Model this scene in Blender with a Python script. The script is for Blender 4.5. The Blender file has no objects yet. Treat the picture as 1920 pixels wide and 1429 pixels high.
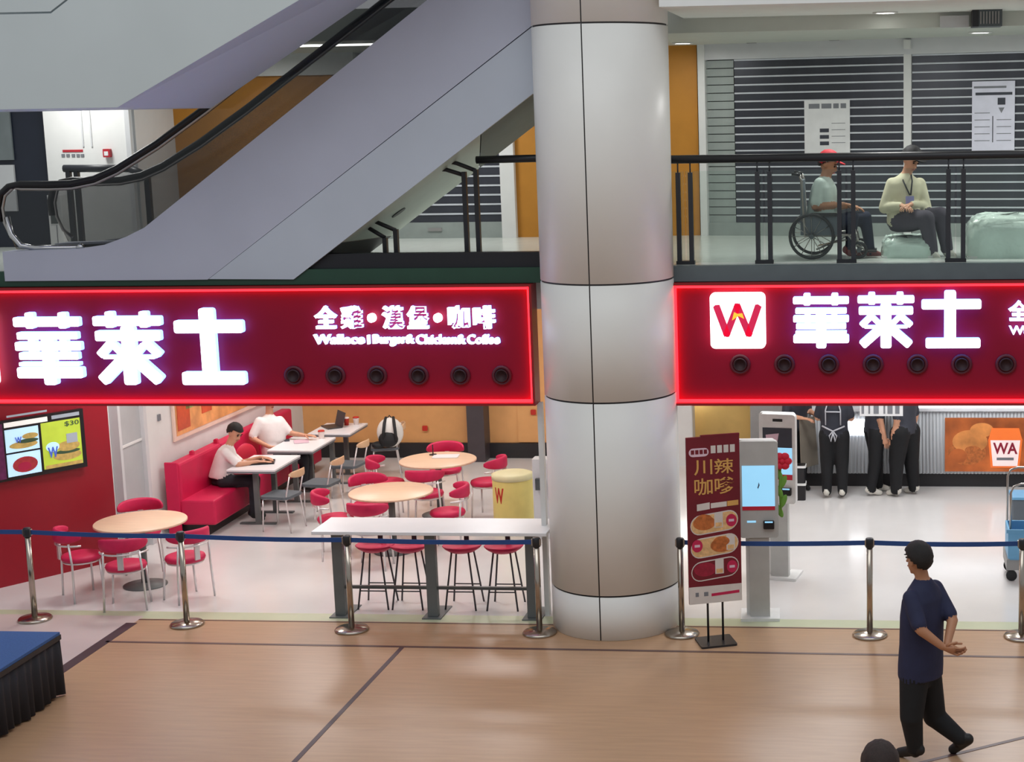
import bpy, bmesh, math, random
from mathutils import Vector, Matrix, kdtree
random.seed(7)
S = bpy.context.scene
COL = S.collection
PI = math.pi

# ------------------------------------------------------------------ camera
F_PX, PPX, PPY, W_PX = 3000.0, 1379.4, 714.5, 1920.0
PITCH, ROLL, YAW = math.radians(9.38297), math.radians(-0.9959), math.radians(-5.49783)
CAM = Vector((0.0, -15.7857, 5.0957))
fw = Vector((math.sin(YAW)*math.cos(PITCH), math.cos(YAW)*math.cos(PITCH), -math.sin(PITCH)))
rt0 = Vector((math.cos(YAW), -math.sin(YAW), 0)); up0 = rt0.cross(fw)
RT = math.cos(ROLL)*rt0 + math.sin(ROLL)*up0
UP = -math.sin(ROLL)*rt0 + math.cos(ROLL)*up0
cd = bpy.data.cameras.new('camera'); cam = bpy.data.objects.new('camera', cd); COL.objects.link(cam)
cd.sensor_fit = 'HORIZONTAL'; cd.sensor_width = 36.0; cd.lens = 36.0*F_PX/W_PX
cd.shift_x = (960.0-PPX)/W_PX; cd.shift_y = 0.0; cd.clip_start = .1; cd.clip_end = 200
m3 = Matrix((RT, UP, -fw)).transposed()
cam.matrix_world = Matrix.Translation(CAM) @ m3.to_4x4()
S.camera = cam

# ------------------------------------------------------------------ world, large lights, exposure
S.view_settings.view_transform = 'Standard'; S.view_settings.look = 'None'
S.view_settings.gamma = 1.0; S.view_settings.use_curve_mapping = False
S.view_settings.exposure = 0.0
wd = bpy.data.worlds.new('world'); S.world = wd; wd.use_nodes = True
bg = wd.node_tree.nodes['Background']; bg.inputs[0].default_value = (.93, .96, 1.0, 1); bg.inputs[1].default_value = .42

def area(name, loc, sx, sy, power, col=(1, 1, 1), rot=(0, 0, 0), spread=180):
    l = bpy.data.lights.new(name, 'AREA'); l.shape = 'RECTANGLE'; l.size = sx; l.size_y = sy
    l.energy = power; l.color = col; l.spread = math.radians(spread)
    o = bpy.data.objects.new(name, l); COL.objects.link(o); o.location = loc; o.rotation_euler = rot
    return o
area('atrium_ceiling_light', (-3, -9, 13), 16, 8, 760, (.93, .97, 1.0))
for i, (x, y, p) in enumerate(((-8.2, 1.4, 42), (-5.6, 1.6, 42), (-8.0, 5.0, 42), (-5.4, 5.2, 42))):
    area('dining_ceiling_light', (x, y, 3.12), .7, .7, p, (1.0, .95, .93))
for i, (x, y, p) in enumerate(((-1.2, 1.8, 37), (1.2, 1.8, 37), (-.6, 4.2, 37), (1.6, 4.2, 37))):
    area('counter_ceiling_light', (x, y, 3.12), .6, .6, p, (.96, .98, 1.0))
for i, (x, y, p) in enumerate(((-.4, 1.2, 34), (1.8, 1.2, 34), (-5.2, 2.8, 30), (-9.6, 2.2, 30), (-7.6, 3.0, 16), (-2.4, 3.0, 10))):
    area('gallery_ceiling_light', (x, y, 5.9), .5, .5, p, (1.0, 1.0, .98))

# ------------------------------------------------------------------ pixel helpers (rays meet the plane a thing stands on)
def ray(u, v): return fw + RT*((u-PPX)/F_PX) - UP*((v-PPY)/F_PX)
def gy(u, v, y):
    d = ray(u, v); return CAM + d*((y-CAM.y)/d.y)
def gz(u, v, z=0.0):
    d = ray(u, v); return CAM + d*((z-CAM.z)/d.z)
def gx(u, v, x):
    d = ray(u, v); return CAM + d*((x-CAM.x)/d.x)
def hit(u, v, p0, n):
    d = ray(u, v); return CAM + d*((Vector(p0)-CAM).dot(n)/d.dot(n))

# ------------------------------------------------------------------ materials
def lin(c):
    return tuple(((x/255)/12.92 if x/255 <= .04045 else ((x/255+.055)/1.055)**2.4) for x in c)
MATS = {}
def mat(name, rgb, rough=.5, metal=0.0, emit=0.0, ecol=None, alpha=1.0, trans=0.0, noise=.06, nscale=6.0,
        bump=0.0, bscale=80.0, stretch=None, spec=.5, coat=0.0):
    m = bpy.data.materials.new(name); m.use_nodes = True; nt = m.node_tree; b = nt.nodes['Principled BSDF']
    c = lin(rgb)
    tc = nt.nodes.new('ShaderNodeTexCoord'); mp = nt.nodes.new('ShaderNodeMapping')
    nt.links.new(tc.outputs['Object'], mp.inputs['Vector'])
    if stretch: mp.inputs['Scale'].default_value = stretch
    n = nt.nodes.new('ShaderNodeTexNoise'); n.inputs['Scale'].default_value = nscale; n.inputs['Detail'].default_value = 4
    nt.links.new(mp.outputs[0], n.inputs['Vector'])
    r = nt.nodes.new('ShaderNodeValToRGB')
    r.color_ramp.elements[0].position = .3; r.color_ramp.elements[1].position = .7
    r.color_ramp.elements[0].color = tuple(max(0, x*(1-noise)) for x in c)+(1,)
    r.color_ramp.elements[1].color = tuple(min(1, x*(1+noise)) for x in c)+(1,)
    nt.links.new(n.outputs['Fac'], r.inputs[0]); nt.links.new(r.outputs[0], b.inputs['Base Color'])
    b.inputs['Roughness'].default_value = rough; b.inputs['Metallic'].default_value = metal
    b.inputs['Specular IOR Level'].default_value = spec
    if coat: b.inputs['Coat Weight'].default_value = coat; b.inputs['Coat Roughness'].default_value = .1
    if emit:
        e = lin(ecol or rgb); b.inputs['Emission Color'].default_value = e+(1,); b.inputs['Emission Strength'].default_value = emit
    if alpha < 1: b.inputs['Alpha'].default_value = alpha
    if trans: b.inputs['Transmission Weight'].default_value = trans
    if bump:
        n2 = nt.nodes.new('ShaderNodeTexNoise'); n2.inputs['Scale'].default_value = bscale
        nt.links.new(mp.outputs[0], n2.inputs['Vector'])
        bp = nt.nodes.new('ShaderNodeBump'); bp.inputs['Strength'].default_value = bump; bp.inputs['Distance'].default_value = .01
        nt.links.new(n2.outputs['Fac'], bp.inputs['Height']); nt.links.new(bp.outputs[0], b.inputs['Normal'])
    MATS[name] = m
    return m
def glass(name, rgb, alpha=.25, rough=.03):
    # thin sheet: mostly see-through, mirror-like at grazing angles
    m = bpy.data.materials.new(name); m.use_nodes = True; nt = m.node_tree; nt.nodes.clear()
    out = nt.nodes.new('ShaderNodeOutputMaterial'); t = nt.nodes.new('ShaderNodeBsdfTransparent'); g = nt.nodes.new('ShaderNodeBsdfGlossy')
    mx = nt.nodes.new('ShaderNodeMixShader'); fr = nt.nodes.new('ShaderNodeFresnel'); fr.inputs[0].default_value = 1.38
    ad = nt.nodes.new('ShaderNodeMath'); ad.operation = 'ADD'; ad.inputs[1].default_value = alpha; ad.use_clamp = True
    nz = nt.nodes.new('ShaderNodeTexNoise'); nz.inputs['Scale'].default_value = 3
    rr = nt.nodes.new('ShaderNodeMapRange'); rr.inputs[3].default_value = rough; rr.inputs[4].default_value = rough+.03
    nt.links.new(nz.outputs['Fac'], rr.inputs[0]); nt.links.new(rr.outputs[0], g.inputs['Roughness'])
    t.inputs[0].default_value = lin(rgb)+(1,); g.inputs[0].default_value = (.9, .95, .95, 1)
    nt.links.new(fr.outputs[0], ad.inputs[0]); nt.links.new(ad.outputs[0], mx.inputs[0])
    nt.links.new(t.outputs[0], mx.inputs[1]); nt.links.new(g.outputs[0], mx.inputs[2]); nt.links.new(mx.outputs[0], out.inputs[0])
    MATS[name] = m
    return m

mat('mall_floor', (184, 147, 114), .32, noise=.07, nscale=2.2, stretch=(1, 9, 1))
mat('mall_floor_pale', (206, 190, 184), .3, noise=.04, nscale=2)
mat('shop_floor', (222, 219, 217), .16, noise=.03, nscale=1.6)
mat('threshold', (196, 200, 168), .35, noise=.05, nscale=3)
mat('inlay', (92, 66, 62), .4)
mat('inlay_dark', (62, 46, 54), .4)
mat('column_white', (230, 229, 224), .38, noise=.02, nscale=2, spec=.35)
mat('joint_dark', (52, 50, 52), .6)
mat('esc_clad', (184, 188, 204), .42, noise=.035, nscale=1.3)
mat('esc_clad_low', (188, 196, 208), .38, noise=.035, nscale=1.3)
mat('esc_upper', (196, 204, 204), .45, noise=.03, nscale=1.1)
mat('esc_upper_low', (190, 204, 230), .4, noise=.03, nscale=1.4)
mat('black_rubber', (14, 13, 17), .35)
mat('chrome', (205, 205, 205), .16, 1.0, noise=.03)
mat('steel', (170, 165, 160), .28, 1.0, noise=.05, stretch=(1, 1, .1))
mat('steel_dark', (92, 98, 100), .4, .7)
mat('post_grey', (104, 108, 108), .5, .2)
mat('rail_black', (30, 31, 36), .4)
mat('rail_post', (46, 48, 54), .45)
glass('glass_rail', (247, 251, 249), 0.0)
glass('glass_esc', (214, 214, 214), 0.0)
mat('white_wall', (222, 222, 220), .6, noise=.02)
mat('white_panel', (205, 206, 208), .4, noise=.02)
mat('cupboard', (176, 178, 180), .4, noise=.03)
mat('red_wall', (148, 4, 30), .42, noise=.04, nscale=2)
mat('red_panel', (144, 16, 46), .45, noise=.03, nscale=2, spec=.2)
mat('red_rim', (150, 10, 22), .4)
mat('red_led', (255, 40, 50), .5, emit=4.6, ecol=(255, 30, 40))
mat('letter_white', (250, 252, 255), .4, emit=4.2, ecol=(226, 240, 255))
mat('letter_small', (250, 252, 255), .4, emit=1.7, ecol=(226, 240, 255))
mat('letter_side', (150, 185, 245), .4, emit=5.0, ecol=(100, 150, 255))  # blue glow added to imitate the bloom halo around letters
mat('logo_white', (250, 250, 250), .4, emit=2.4, ecol=(255, 255, 255))
mat('logo_red', (214, 36, 86), .5, emit=.45, ecol=(222, 30, 80))
mat('logo_yellow', (250, 205, 60), .5, emit=.6)
mat('spot_black', (44, 10, 20), .6)
mat('spot_ring', (84, 16, 36), .5)
mat('fascia_green', (30, 68, 52), .5)
mat('fascia_grey', (92, 104, 108), .5)
mat('kerb_shade_black', (18, 20, 28), .5)
mat('gallery_floor', (214, 220, 214), .2, noise=.03)
mat('ceiling_white', (232, 234, 232), .7, noise=.02)
mat('ceiling_band', (196, 200, 192), .7, noise=.02)
mat('lamp_glow', (255, 255, 250), .4, emit=7, ecol=(255, 255, 250))
mat('slat_dark', (64, 66, 74), .35, .3, noise=.08)
mat('slat_light', (200, 204, 210), .4)
mat('slat_pale', (150, 158, 154), .45)
mat('yellow_wall', (190, 128, 40), .55, noise=.04)
mat('yellow_shop', (220, 164, 104), .5, noise=.04)
mat('yellow_shop_light', (232, 196, 120), .5, noise=.04)
mat('black_base', (34, 33, 36), .5)
mat('dark_post', (66, 60, 64), .45)
mat('navy_door', (30, 36, 50), .4)
mat('grey_door', (120, 128, 130), .5)
mat('paper', (222, 222, 222), .7)
mat('paper_lilac', (216, 216, 230), .7)
mat('print_grey', (120, 122, 128), .7)
mat('print_dark', (60, 62, 72), .7)
mat('red_fabric', (204, 18, 78), .55, noise=.07, nscale=12, bump=.15, bscale=150)
mat('red_bench', (206, 20, 76), .5, noise=.05, nscale=5)
mat('beech', (232, 198, 168), .4, noise=.06, nscale=3, stretch=(1, 10, 1))
mat('white_top', (238, 238, 240), .28, noise=.015)
mat('edge_grey', (120, 122, 128), .4)
mat('grey_seat', (92, 100, 106), .6)
mat('wood_back', (216, 178, 140), .45, noise=.08, stretch=(1, 6, 1))
mat('leg_chrome', (224, 220, 220), .3, .6)
mat('leg_dark', (74, 72, 76), .4, .6)
mat('belt_blue', (30, 70, 132), .6, noise=.05)
mat('stanchion', (178, 168, 156), .22, 1.0, noise=.04)
mat('carpet_blue', (62, 96, 150), .9, noise=.12, nscale=60, bump=.3, bscale=300)
mat('skirt_black', (34, 34, 40), .75, noise=.2, nscale=3)
mat('bin_yellow', (226, 208, 124), .5)
mat('bin_top', (224, 216, 170), .5)
mat('w_red', (190, 44, 30), .5)
mat('w_orange', (240, 170, 60), .5)
mat('kiosk_grey', (186, 186, 182), .4)
mat('kiosk_white', (226, 226, 224), .4)
mat('screen_blue', (140, 200, 235), .3, emit=.75, ecol=(150, 208, 240))
mat('screen_dark', (40, 40, 46), .2)
mat('screen_red', (160, 24, 44), .4, emit=.3)
mat('banner_red', (112, 16, 34), .45, noise=.15, nscale=3)
mat('banner_gold', (214, 162, 88), .5)
mat('banner_pink', (222, 190, 204), .5)
mat('banner_white', (214, 206, 200), .5)
mat('food_brown', (186, 104, 50), .5, noise=.3, nscale=30)
mat('food_tan', (222, 178, 124), .5, noise=.2, nscale=30)
mat('food_red', (150, 24, 52), .5, noise=.2, nscale=30)
mat('badge_red', (192, 28, 78), .5)
mat('counter_rib', (206, 210, 214), .35, noise=.02)
mat('counter_glow', (250, 250, 255), .4, emit=2.6, ecol=(244, 248, 255))
mat('counter_top', (226, 228, 232), .3)
mat('poster_orange', (176, 92, 42), .4, emit=.12, ecol=(190, 96, 40), noise=.55, nscale=2.4)
mat('poster_light', (206, 132, 70), .4, emit=.15, noise=.4, nscale=4)
mat('cup_orange', (238, 116, 48), .4, emit=.3)
mat('cup_white', (244, 224, 222), .4, emit=.3)
mat('cup_maroon', (148, 24, 52), .4)
mat('skin', (206, 152, 122), .5, noise=.05, nscale=12)
mat('skin_tan', (176, 124, 92), .5, noise=.06, nscale=12)
mat('hair', (22, 18, 18), .6, noise=.3, nscale=60, bump=.6, bscale=260)
mat('hair_grey', (44, 40, 40), .6, noise=.3, nscale=60, bump=.6, bscale=260)
mat('hair_brown', (42, 26, 22), .6, noise=.3, nscale=60, bump=.6, bscale=260)
mat('shirt_navy', (34, 38, 68), .8, noise=.12, nscale=8, bump=.25, bscale=18)
mat('shirt_white', (236, 230, 228), .75, noise=.05, nscale=8, bump=.25, bscale=18)
mat('shirt_black', (44, 46, 56), .8, noise=.15, nscale=8, bump=.25, bscale=18)
mat('shirt_charcoal', (58, 60, 70), .8, noise=.15, nscale=8, bump=.25, bscale=18)
mat('shirt_mint', (190, 204, 196), .8, noise=.08, nscale=8, bump=.25, bscale=18)
mat('jacket_cream', (214, 208, 178), .8, noise=.08, nscale=8, bump=.35, bscale=14)
mat('trousers_black', (12, 13, 17), .8, noise=.2, nscale=8, bump=.25, bscale=18)
mat('trousers_navy', (28, 34, 56), .8, noise=.2, nscale=8, bump=.25, bscale=18)
mat('trousers_dark', (36, 38, 46), .8, noise=.2, nscale=8, bump=.25, bscale=18)
mat('skirt_plum', (78, 72, 84), .85, noise=.2, nscale=40, stretch=(14, 1, .3))
mat('shoe_black', (16, 16, 18), .5)
mat('shoe_white', (214, 210, 200), .6)
mat('shoe_red', (120, 60, 60), .6)
mat('cap_red', (190, 28, 44), .7)
mat('cap_black', (20, 20, 24), .7)
mat('eye_dark', (24, 18, 18), .3)
mat('lip', (170, 92, 84), .5)
mat('lanyard', (40, 40, 46), .6)
mat('badge_blue', (150, 150, 200), .4)
mat('apron_tie', (178, 178, 184), .7)
mat('apron_brown', (120, 112, 100), .8)
mat('wheel_black', (30, 32, 34), .5)
mat('wrap_green', (220, 238, 228), .18, noise=.12, nscale=3, bump=1.0, bscale=12, coat=.5)
mat('crate_blue', (110, 170, 210), .45)
mat('crate_grey', (96, 104, 112), .5)
mat('cart_grey', (150, 148, 146), .5)
mat('picture_warm', (232, 160, 100), .4, noise=.3, nscale=4)
mat('picture_green', (150, 180, 110), .4, noise=.2)
mat('picture_slate', (140, 146, 164), .4, noise=.1)
mat('picture_red', (206, 84, 52), .4, noise=.2)
mat('picture_frame', (232, 206, 190), .5)
mat('tv_black', (20, 18, 22), .3)
mat('scr_sky', (176, 214, 236), .3, emit=.75, noise=.1)
mat('scr_green', (168, 190, 60), .3, emit=.6, noise=.12)
mat('scr_bun', (176, 150, 84), .3, emit=.45, noise=.3, nscale=20)
mat('scr_meat', (150, 44, 50), .3, emit=.45, noise=.3, nscale=20)
mat('scr_dark', (60, 84, 60), .3, emit=.2)
mat('scr_white', (226, 226, 220), .3, emit=.6)
mat('scr_purple', (90, 34, 76), .3, emit=.3, noise=.4, nscale=14)
mat('scr_blue', (70, 96, 190), .3, emit=.5)
mat('scr_grey', (150, 160, 170), .3, emit=.4)
mat('pack_white', (222, 220, 214), .7)
mat('pack_black', (28, 30, 32), .7)
mat('laptop_grey', (70, 68, 70), .4, .3)
mat('alarm_red', (176, 30, 44), .5)
mat('plush_red', (214, 30, 60), .7)
mat('plush_green', (110, 160, 60), .7)
mat('vent_dark', (70, 76, 74), .5)
mat('truss_pale', (188, 200, 190), .5, noise=.03)
mat('truss_dark', (98, 108, 106), .6, noise=.05)
mat('paper_cup', (236, 220, 214), .5)
mat('cushion_red', (196, 10, 50), .6)

# ------------------------------------------------------------------ mesh builder
class MB:
    def __init__(s): s.v = []; s.f = []; s.sm = []
    def add(s, vs, fs, smooth=False):
        o = len(s.v); s.v += [tuple(p) for p in vs]
        for f in fs: s.f.append([i+o for i in f]); s.sm.append(smooth)
        return s
    def box(s, c, d, rz=0.0, R=None):
        hx, hy, hz = d[0]/2, d[1]/2, d[2]/2
        P = [Vector((x*hx, y*hy, z*hz)) for z in (-1, 1) for y in (-1, 1) for x in (-1, 1)]
        M = R if R is not None else Matrix.Rotation(rz, 3, 'Z')
        c = Vector(c); P = [M @ p + c for p in P]
        return s.add(P, [(0, 2, 3, 1), (4, 5, 7, 6), (0, 1, 5, 4), (2, 6, 7, 3), (0, 4, 6, 2), (1, 3, 7, 5)])
    def bb(s, a, b):
        return s.box([(a[i]+b[i])/2 for i in range(3)], [abs(b[i]-a[i]) for i in range(3)])
    def rbox(s, c, d, r=.02, rz=0.0, n=4):
        # box with rounded vertical corners (in xy) of height d[2]
        pts = []
        for (sx, sy, a0) in ((1, 1, 0), (-1, 1, PI/2), (-1, -1, PI), (1, -1, 1.5*PI)):
            for k in range(n+1):
                a = a0 + k*PI/2/n
                pts.append((sx*(d[0]/2-r)+r*math.cos(a), sy*(d[1]/2-r)+r*math.sin(a)))
        M = Matrix.Rotation(rz, 3, 'Z'); c = Vector(c); N = len(pts)
        vs = [M @ Vector((x, y, z)) + c for z in (-d[2]/2, d[2]/2) for x, y in pts]
        fs = [tuple(range(N-1, -1, -1)), tuple(range(N, 2*N))] + [(i, (i+1) % N, N+(i+1) % N, N+i) for i in range(N)]
        return s.add(vs, fs)
    def rplate(s, c, w, h, t, r=.03, n=5):
        # rounded rectangle standing in xz, thickness t along y
        pts = []
        for (sx, sy, a0) in ((1, 1, 0), (-1, 1, PI/2), (-1, -1, PI), (1, -1, 1.5*PI)):
            for k in range(n+1):
                a = a0 + k*PI/2/n
                pts.append((c[0]+sx*(w/2-r)+r*math.cos(a), c[2]+sy*(h/2-r)+r*math.sin(a)))
        return s.prism_xz(pts, c[1]-t/2, c[1]+t/2)
    def prism_xz(s, pts, y0, y1):
        N = len(pts); vs = [(x, y0, z) for x, z in pts] + [(x, y1, z) for x, z in pts]
        ar = sum(pts[i][0]*pts[(i+1) % N][1]-pts[(i+1) % N][0]*pts[i][1] for i in range(N))
        fr = tuple(range(N)); bk = tuple(range(2*N-1, N-1, -1)); sd = [(i, N+i, N+(i+1) % N, (i+1) % N) for i in range(N)]
        fs = [fr, bk]+sd
        if ar < 0: fs = [tuple(reversed(f)) for f in fs]
        return s.add(vs, fs)
    def prism_xy(s, pts, z0, z1):
        N = len(pts); vs = [(x, y, z0) for x, y in pts] + [(x, y, z1) for x, y in pts]
        ar = sum(pts[i][0]*pts[(i+1) % N][1]-pts[(i+1) % N][0]*pts[i][1] for i in range(N))
        fs = [tuple(range(N-1, -1, -1)), tuple(range(N, 2*N))]+[(i, (i+1) % N, N+(i+1) % N, N+i) for i in range(N)]
        if ar < 0: fs = [tuple(reversed(f)) for f in fs]
        return s.add(vs, fs)
    def tube(s, path, r, n=10, closed=False, caps=True):
        P = [Vector(p) for p in path]; N = len(P)
        rr = r if isinstance(r, (list, tuple)) else [r]*N
        vs = []; prev = None
        for i in range(N):
            a = P[(i-1) % N] if (closed or i > 0) else P[i]; b = P[(i+1) % N] if (closed or i < N-1) else P[i]
            t = (b-a).normalized()
            if prev is None:
                q = Vector((0, 0, 1)) if abs(t.z) < .9 else Vector((1, 0, 0)); u = t.cross(q).normalized()
            else:
                u = (prev - t*prev.dot(t)).normalized()
            prev = u; w = t.cross(u)
            for k in range(n):
                an = 2*PI*k/n; vs.append(P[i]+(u*math.cos(an)+w*math.sin(an))*rr[i])
        fs = []
        for i in range(N if closed else N-1):
            j = (i+1) % N
            for k in range(n): fs.append((i*n+k, i*n+(k+1) % n, j*n+(k+1) % n, j*n+k))
        s.add(vs, fs, True)
        if caps and not closed:
            o = len(s.v)-len(vs)
            s.f.append([o+k for k in range(n-1, -1, -1)]); s.sm.append(False)
            s.f.append([o+(N-1)*n+k for k in range(n)]); s.sm.append(False)
        return s
    def lathe(s, prof, c=(0, 0, 0), n=24, a0=0.0, a1=2*PI, sx=1.0, sy=1.0, smooth=True):
        full = abs(a1-a0-2*PI) < 1e-6; M = n if full else n+1; vs = []; fs = []
        for r, z in prof:
            for k in range(M):
                a = a0+(a1-a0)*k/n; vs.append((c[0]+r*sx*math.cos(a), c[1]+r*sy*math.sin(a), c[2]+z))
        for i in range(len(prof)-1):
            for k in range(n):
                k2 = (k+1) % M; fs.append((i*M+k, i*M+k2, (i+1)*M+k2, (i+1)*M+k))
        s.add(vs, fs, smooth)
        if full:
            o = len(s.v)-len(vs)
            if prof[0][0] > 1e-4: s.f.append([o+k for k in range(M-1, -1, -1)]); s.sm.append(False)
            if prof[-1][0] > 1e-4: s.f.append([o+(len(prof)-1)*M+k for k in range(M)]); s.sm.append(False)
        return s
    def ell(s, c, r, n=16, m=10, R=None):
        vs = []; fs = []; c = Vector(c)
        for i in range(m+1):
            ph = -PI/2+PI*i/m
            for k in range(n):
                a = 2*PI*k/n; p = Vector((r[0]*math.cos(ph)*math.cos(a), r[1]*math.cos(ph)*math.sin(a), r[2]*math.sin(ph)))
                vs.append((R @ p if R else p)+c)
        for i in range(m):
            for k in range(n): fs.append((i*n+k, i*n+(k+1) % n, (i+1)*n+(k+1) % n, (i+1)*n+k))
        return s.add(vs, fs, True)
    def mesh(s, name, m=None):
        me = bpy.data.meshes.new(name); me.from_pydata(s.v, [], s.f); me.polygons.foreach_set('use_smooth', s.sm)
        if m: me.materials.append(MATS[m])
        me.update(); return me
    def build(s, name, m, parent=None, bevel=0.0):
        o = bpy.data.objects.new(name, s.mesh(name, m)); COL.objects.link(o)
        if parent: o.parent = parent
        if bevel:
            b = o.modifiers.new('bevel', 'BEVEL'); b.width = bevel; b.segments = 2; b.limit_method = 'ANGLE'
        return o
def tag(o, label=None, cat=None, group=None, kind=None):
    if label: o['label'] = label
    if cat: o['category'] = cat
    if group: o['group'] = group
    if kind: o['kind'] = kind
    return o
def thing(name, label, cat, loc=(0, 0, 0), rz=0.0, group=None):
    o = bpy.data.objects.new(name, None); COL.objects.link(o); o.location = loc; o.rotation_euler = (0, 0, rz); o.empty_display_size = .1
    return tag(o, label, cat, group)
def struct(name, mb, m, label=None, cat=None, parent=None, bevel=0):
    o = mb.build(name, m, parent, bevel)
    if not parent: tag(o, label, cat, None, 'structure')
    return o
def dup(root, loc, rz, label, group=None):
    r = root.copy(); COL.objects.link(r); r.location = loc; r.rotation_euler = (0, 0, rz); r['label'] = label
    if group: r['group'] = group
    for ch in list(root.children):
        c = ch.copy(); COL.objects.link(c); c.parent = r
        for g in ch.children:
            d = g.copy(); COL.objects.link(d); d.parent = c
    return r
def text(body, m, parent, x0, x1, z0, z1, y, ext=.01, off=0.0, name='letter', keep=False, side=None):
    cu = bpy.data.curves.new(name, 'FONT'); cu.body = body; cu.size = 1; cu.extrude = .5; cu.offset = off; cu.resolution_u = 3
    t = bpy.data.objects.new(name, cu); COL.objects.link(t); bpy.context.view_layer.update()
    me = bpy.data.meshes.new_from_object(t.evaluated_get(bpy.context.evaluated_depsgraph_get()))
    bpy.data.objects.remove(t); bpy.data.curves.remove(cu)
    xs = [v.co.x for v in me.vertices]; ys = [v.co.y for v in me.vertices]
    if not xs: return None
    ax, bx, ay, by = min(xs), max(xs), min(ys), max(ys)
    for v in me.vertices:
        p = v.co.copy()
        v.co = (x0+(p.x-ax)/max(bx-ax, 1e-6)*(x1-x0), y-ext/2-p.z*ext, z0+(p.y-ay)/max(by-ay, 1e-6)*(z1-z0))
    me.update(); me.materials.clear(); me.materials.append(MATS[m])
    if side:
        me.materials.append(MATS[side])
        for p in me.polygons: p.material_index = 0 if p.normal.y < -.5 else 1
    o = bpy.data.objects.new(name, me); COL.objects.link(o); o.parent = parent
    if m == 'letter_small':   # added blue glow standing in for camera bloom around the letter
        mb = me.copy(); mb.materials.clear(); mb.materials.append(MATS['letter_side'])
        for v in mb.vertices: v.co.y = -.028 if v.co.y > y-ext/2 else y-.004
        b = bpy.data.objects.new('bloom_halo', mb); COL.objects.link(b); b.parent = o
    return o

# ================================================================== SETTING
ZS = 3.64            # gallery floor
ZB, ZT = 2.245, 3.478  # sign band
XL, XR = -3.545, -2.145
# --- lower floors
fl = struct('floor', MB().bb((-7.82, -14, -.1), (8, -.27, 0)), 'mall_floor', 'tan stone mall floor in front of the shop', 'floor')
struct('floor_border', MB().bb((-14, -14, -.1), (-7.82, -.18, 0)), 'mall_floor_pale', 'pale pinkish floor left of the dark inlay band', 'floor')
struct('floor_shop', MB().bb((-14, -.02, -.1), (4.2, 8.2, 0)), 'shop_floor', 'glossy white shop floor', 'floor')
struct('floor_threshold', MB().bb((-7.82, -.27, -.1), (8, -.02, 0)).bb((-14, -.18, -.1), (-7.82, -.02, 0)), 'threshold', 'pale green threshold strip between shop and mall floor', 'floor')
def strip(p, q, w, m, nm='inlay_strip'):
    p, q = Vector((p[0], p[1], 0)), Vector((q[0], q[1], 0)); d = (q-p); L = d.length; a = math.atan2(d.y, d.x)
    o = MB().box(((p.x+q.x)/2, (p.y+q.y)/2, .0005), (L, w, .005), a).build(nm, m, fl)
strip((-7.82, -1.02), (8, -1.14), .045, 'inlay')
strip((-7.82, -.30), (8, -.30), .02, 'inlay')
strip((-7.84, -.42), (-7.84, -9), .12, 'inlay_dark')
strip((-4.76, -1.07), (-4.84, -9), .045, 'inlay_dark')
strip((.0, -3.82), (3.2, -1.7), .04, 'inlay')
# --- slab between the levels, with fascia
struct('ceiling_shop', MB().bb((-14, .12, 3.2), (4.2, 8.2, 3.6)), 'ceiling_white', 'white slab that is the shop ceiling', 'ceiling')
struct('floor_gallery', MB().bb((-14, .06, 3.6), (5, 8.2, ZS)), 'gallery_floor', 'pale tiled gallery floor above the shop', 'floor')
struct('trim_1', MB().bb((-14, -.04, 3.485), (XL+.1, .06, ZS)), 'fascia_green', 'dark green fascia over the wide sign', 'fascia')
struct('trim_2', MB().bb((XR-.1, -.04, 3.485), (5, .06, ZS)), 'fascia_grey', 'blue grey fascia under the glass railing', 'fascia')
struct('trim_3', MB().bb((-6.4, .0, ZS), (XL+.1, .12, 3.79)), 'kerb_shade_black', 'black kerb on the gallery edge under the escalator', 'kerb')
# --- lower shop walls
A0, B0 = Vector((-10.60, -.19, 0)), Vector((-9.13, 1.94, 0))
wdir = (B0-A0).normalized(); wn = Vector((wdir.y, -wdir.x, 0))  # faces the shop
def wall_box(a, b, z0, z1, th, side=1):
    d = (b-a).normalized(); n = Vector((d.y, -d.x, 0))
    pts = [a, b, b-n*th*side, a-n*th*side]
    return MB().prism_xy([(p.x, p.y) for p in pts], z0, z1)
struct('wall_left', wall_box(A0, B0, 0, 3.2, .12), 'red_wall', 'crimson angled wall carrying the menu screen', 'wall')
C0, D0 = Vector((-9.13, 1.94, 0)), Vector((-9.0, 7.8, 0))
ww = struct('wall_side', wall_box(C0, D0, 0, 3.2, .12), 'white_wall', 'white wall behind the red bench', 'wall')
wb = struct('wall_back', MB().bb((-9.2, 7.8, 0), (4.2, 7.95, 3.2)), 'yellow_shop', 'ochre back wall of the shop', 'wall')
MB().bb((-5.62, 7.78, .24), (-3.0, 7.8, 3.2)).build('panel', 'yellow_shop', wb)
MB().bb((-3.0, 7.78, .24), (4.2, 7.8, 3.2)).build('panel', 'yellow_shop_light', wb)
struct('baseboard_back', MB().bb((-9.0, 7.74, 0), (4.2, 7.8, .23)), 'black_base', 'black skirting along the ochre wall', 'skirting')
struct('wall_right', MB().bb((4.2, -.02, 0), (4.35, 8.2, 3.2)), 'white_wall', 'white right side wall of the shop', 'wall')
for (u, v, z) in ((797, 803, 0), (1000, 773, 0)):
    p = gy(u, v, 7.77); MB().rplate((p.x, 7.765, p.z), .08, .08, .02, .015).build('wall_socket', 'w_red', wb)
# dark pillar in the back wall
p0, p1 = gy(879, 770, 7.6), gy(911, 770, 7.6)
struct('trim_4', MB().bb((p0.x, 7.45, 0), (p1.x, 7.78, 3.2)), 'dark_post', 'dark grey post standing before the ochre wall', 'post')
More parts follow.
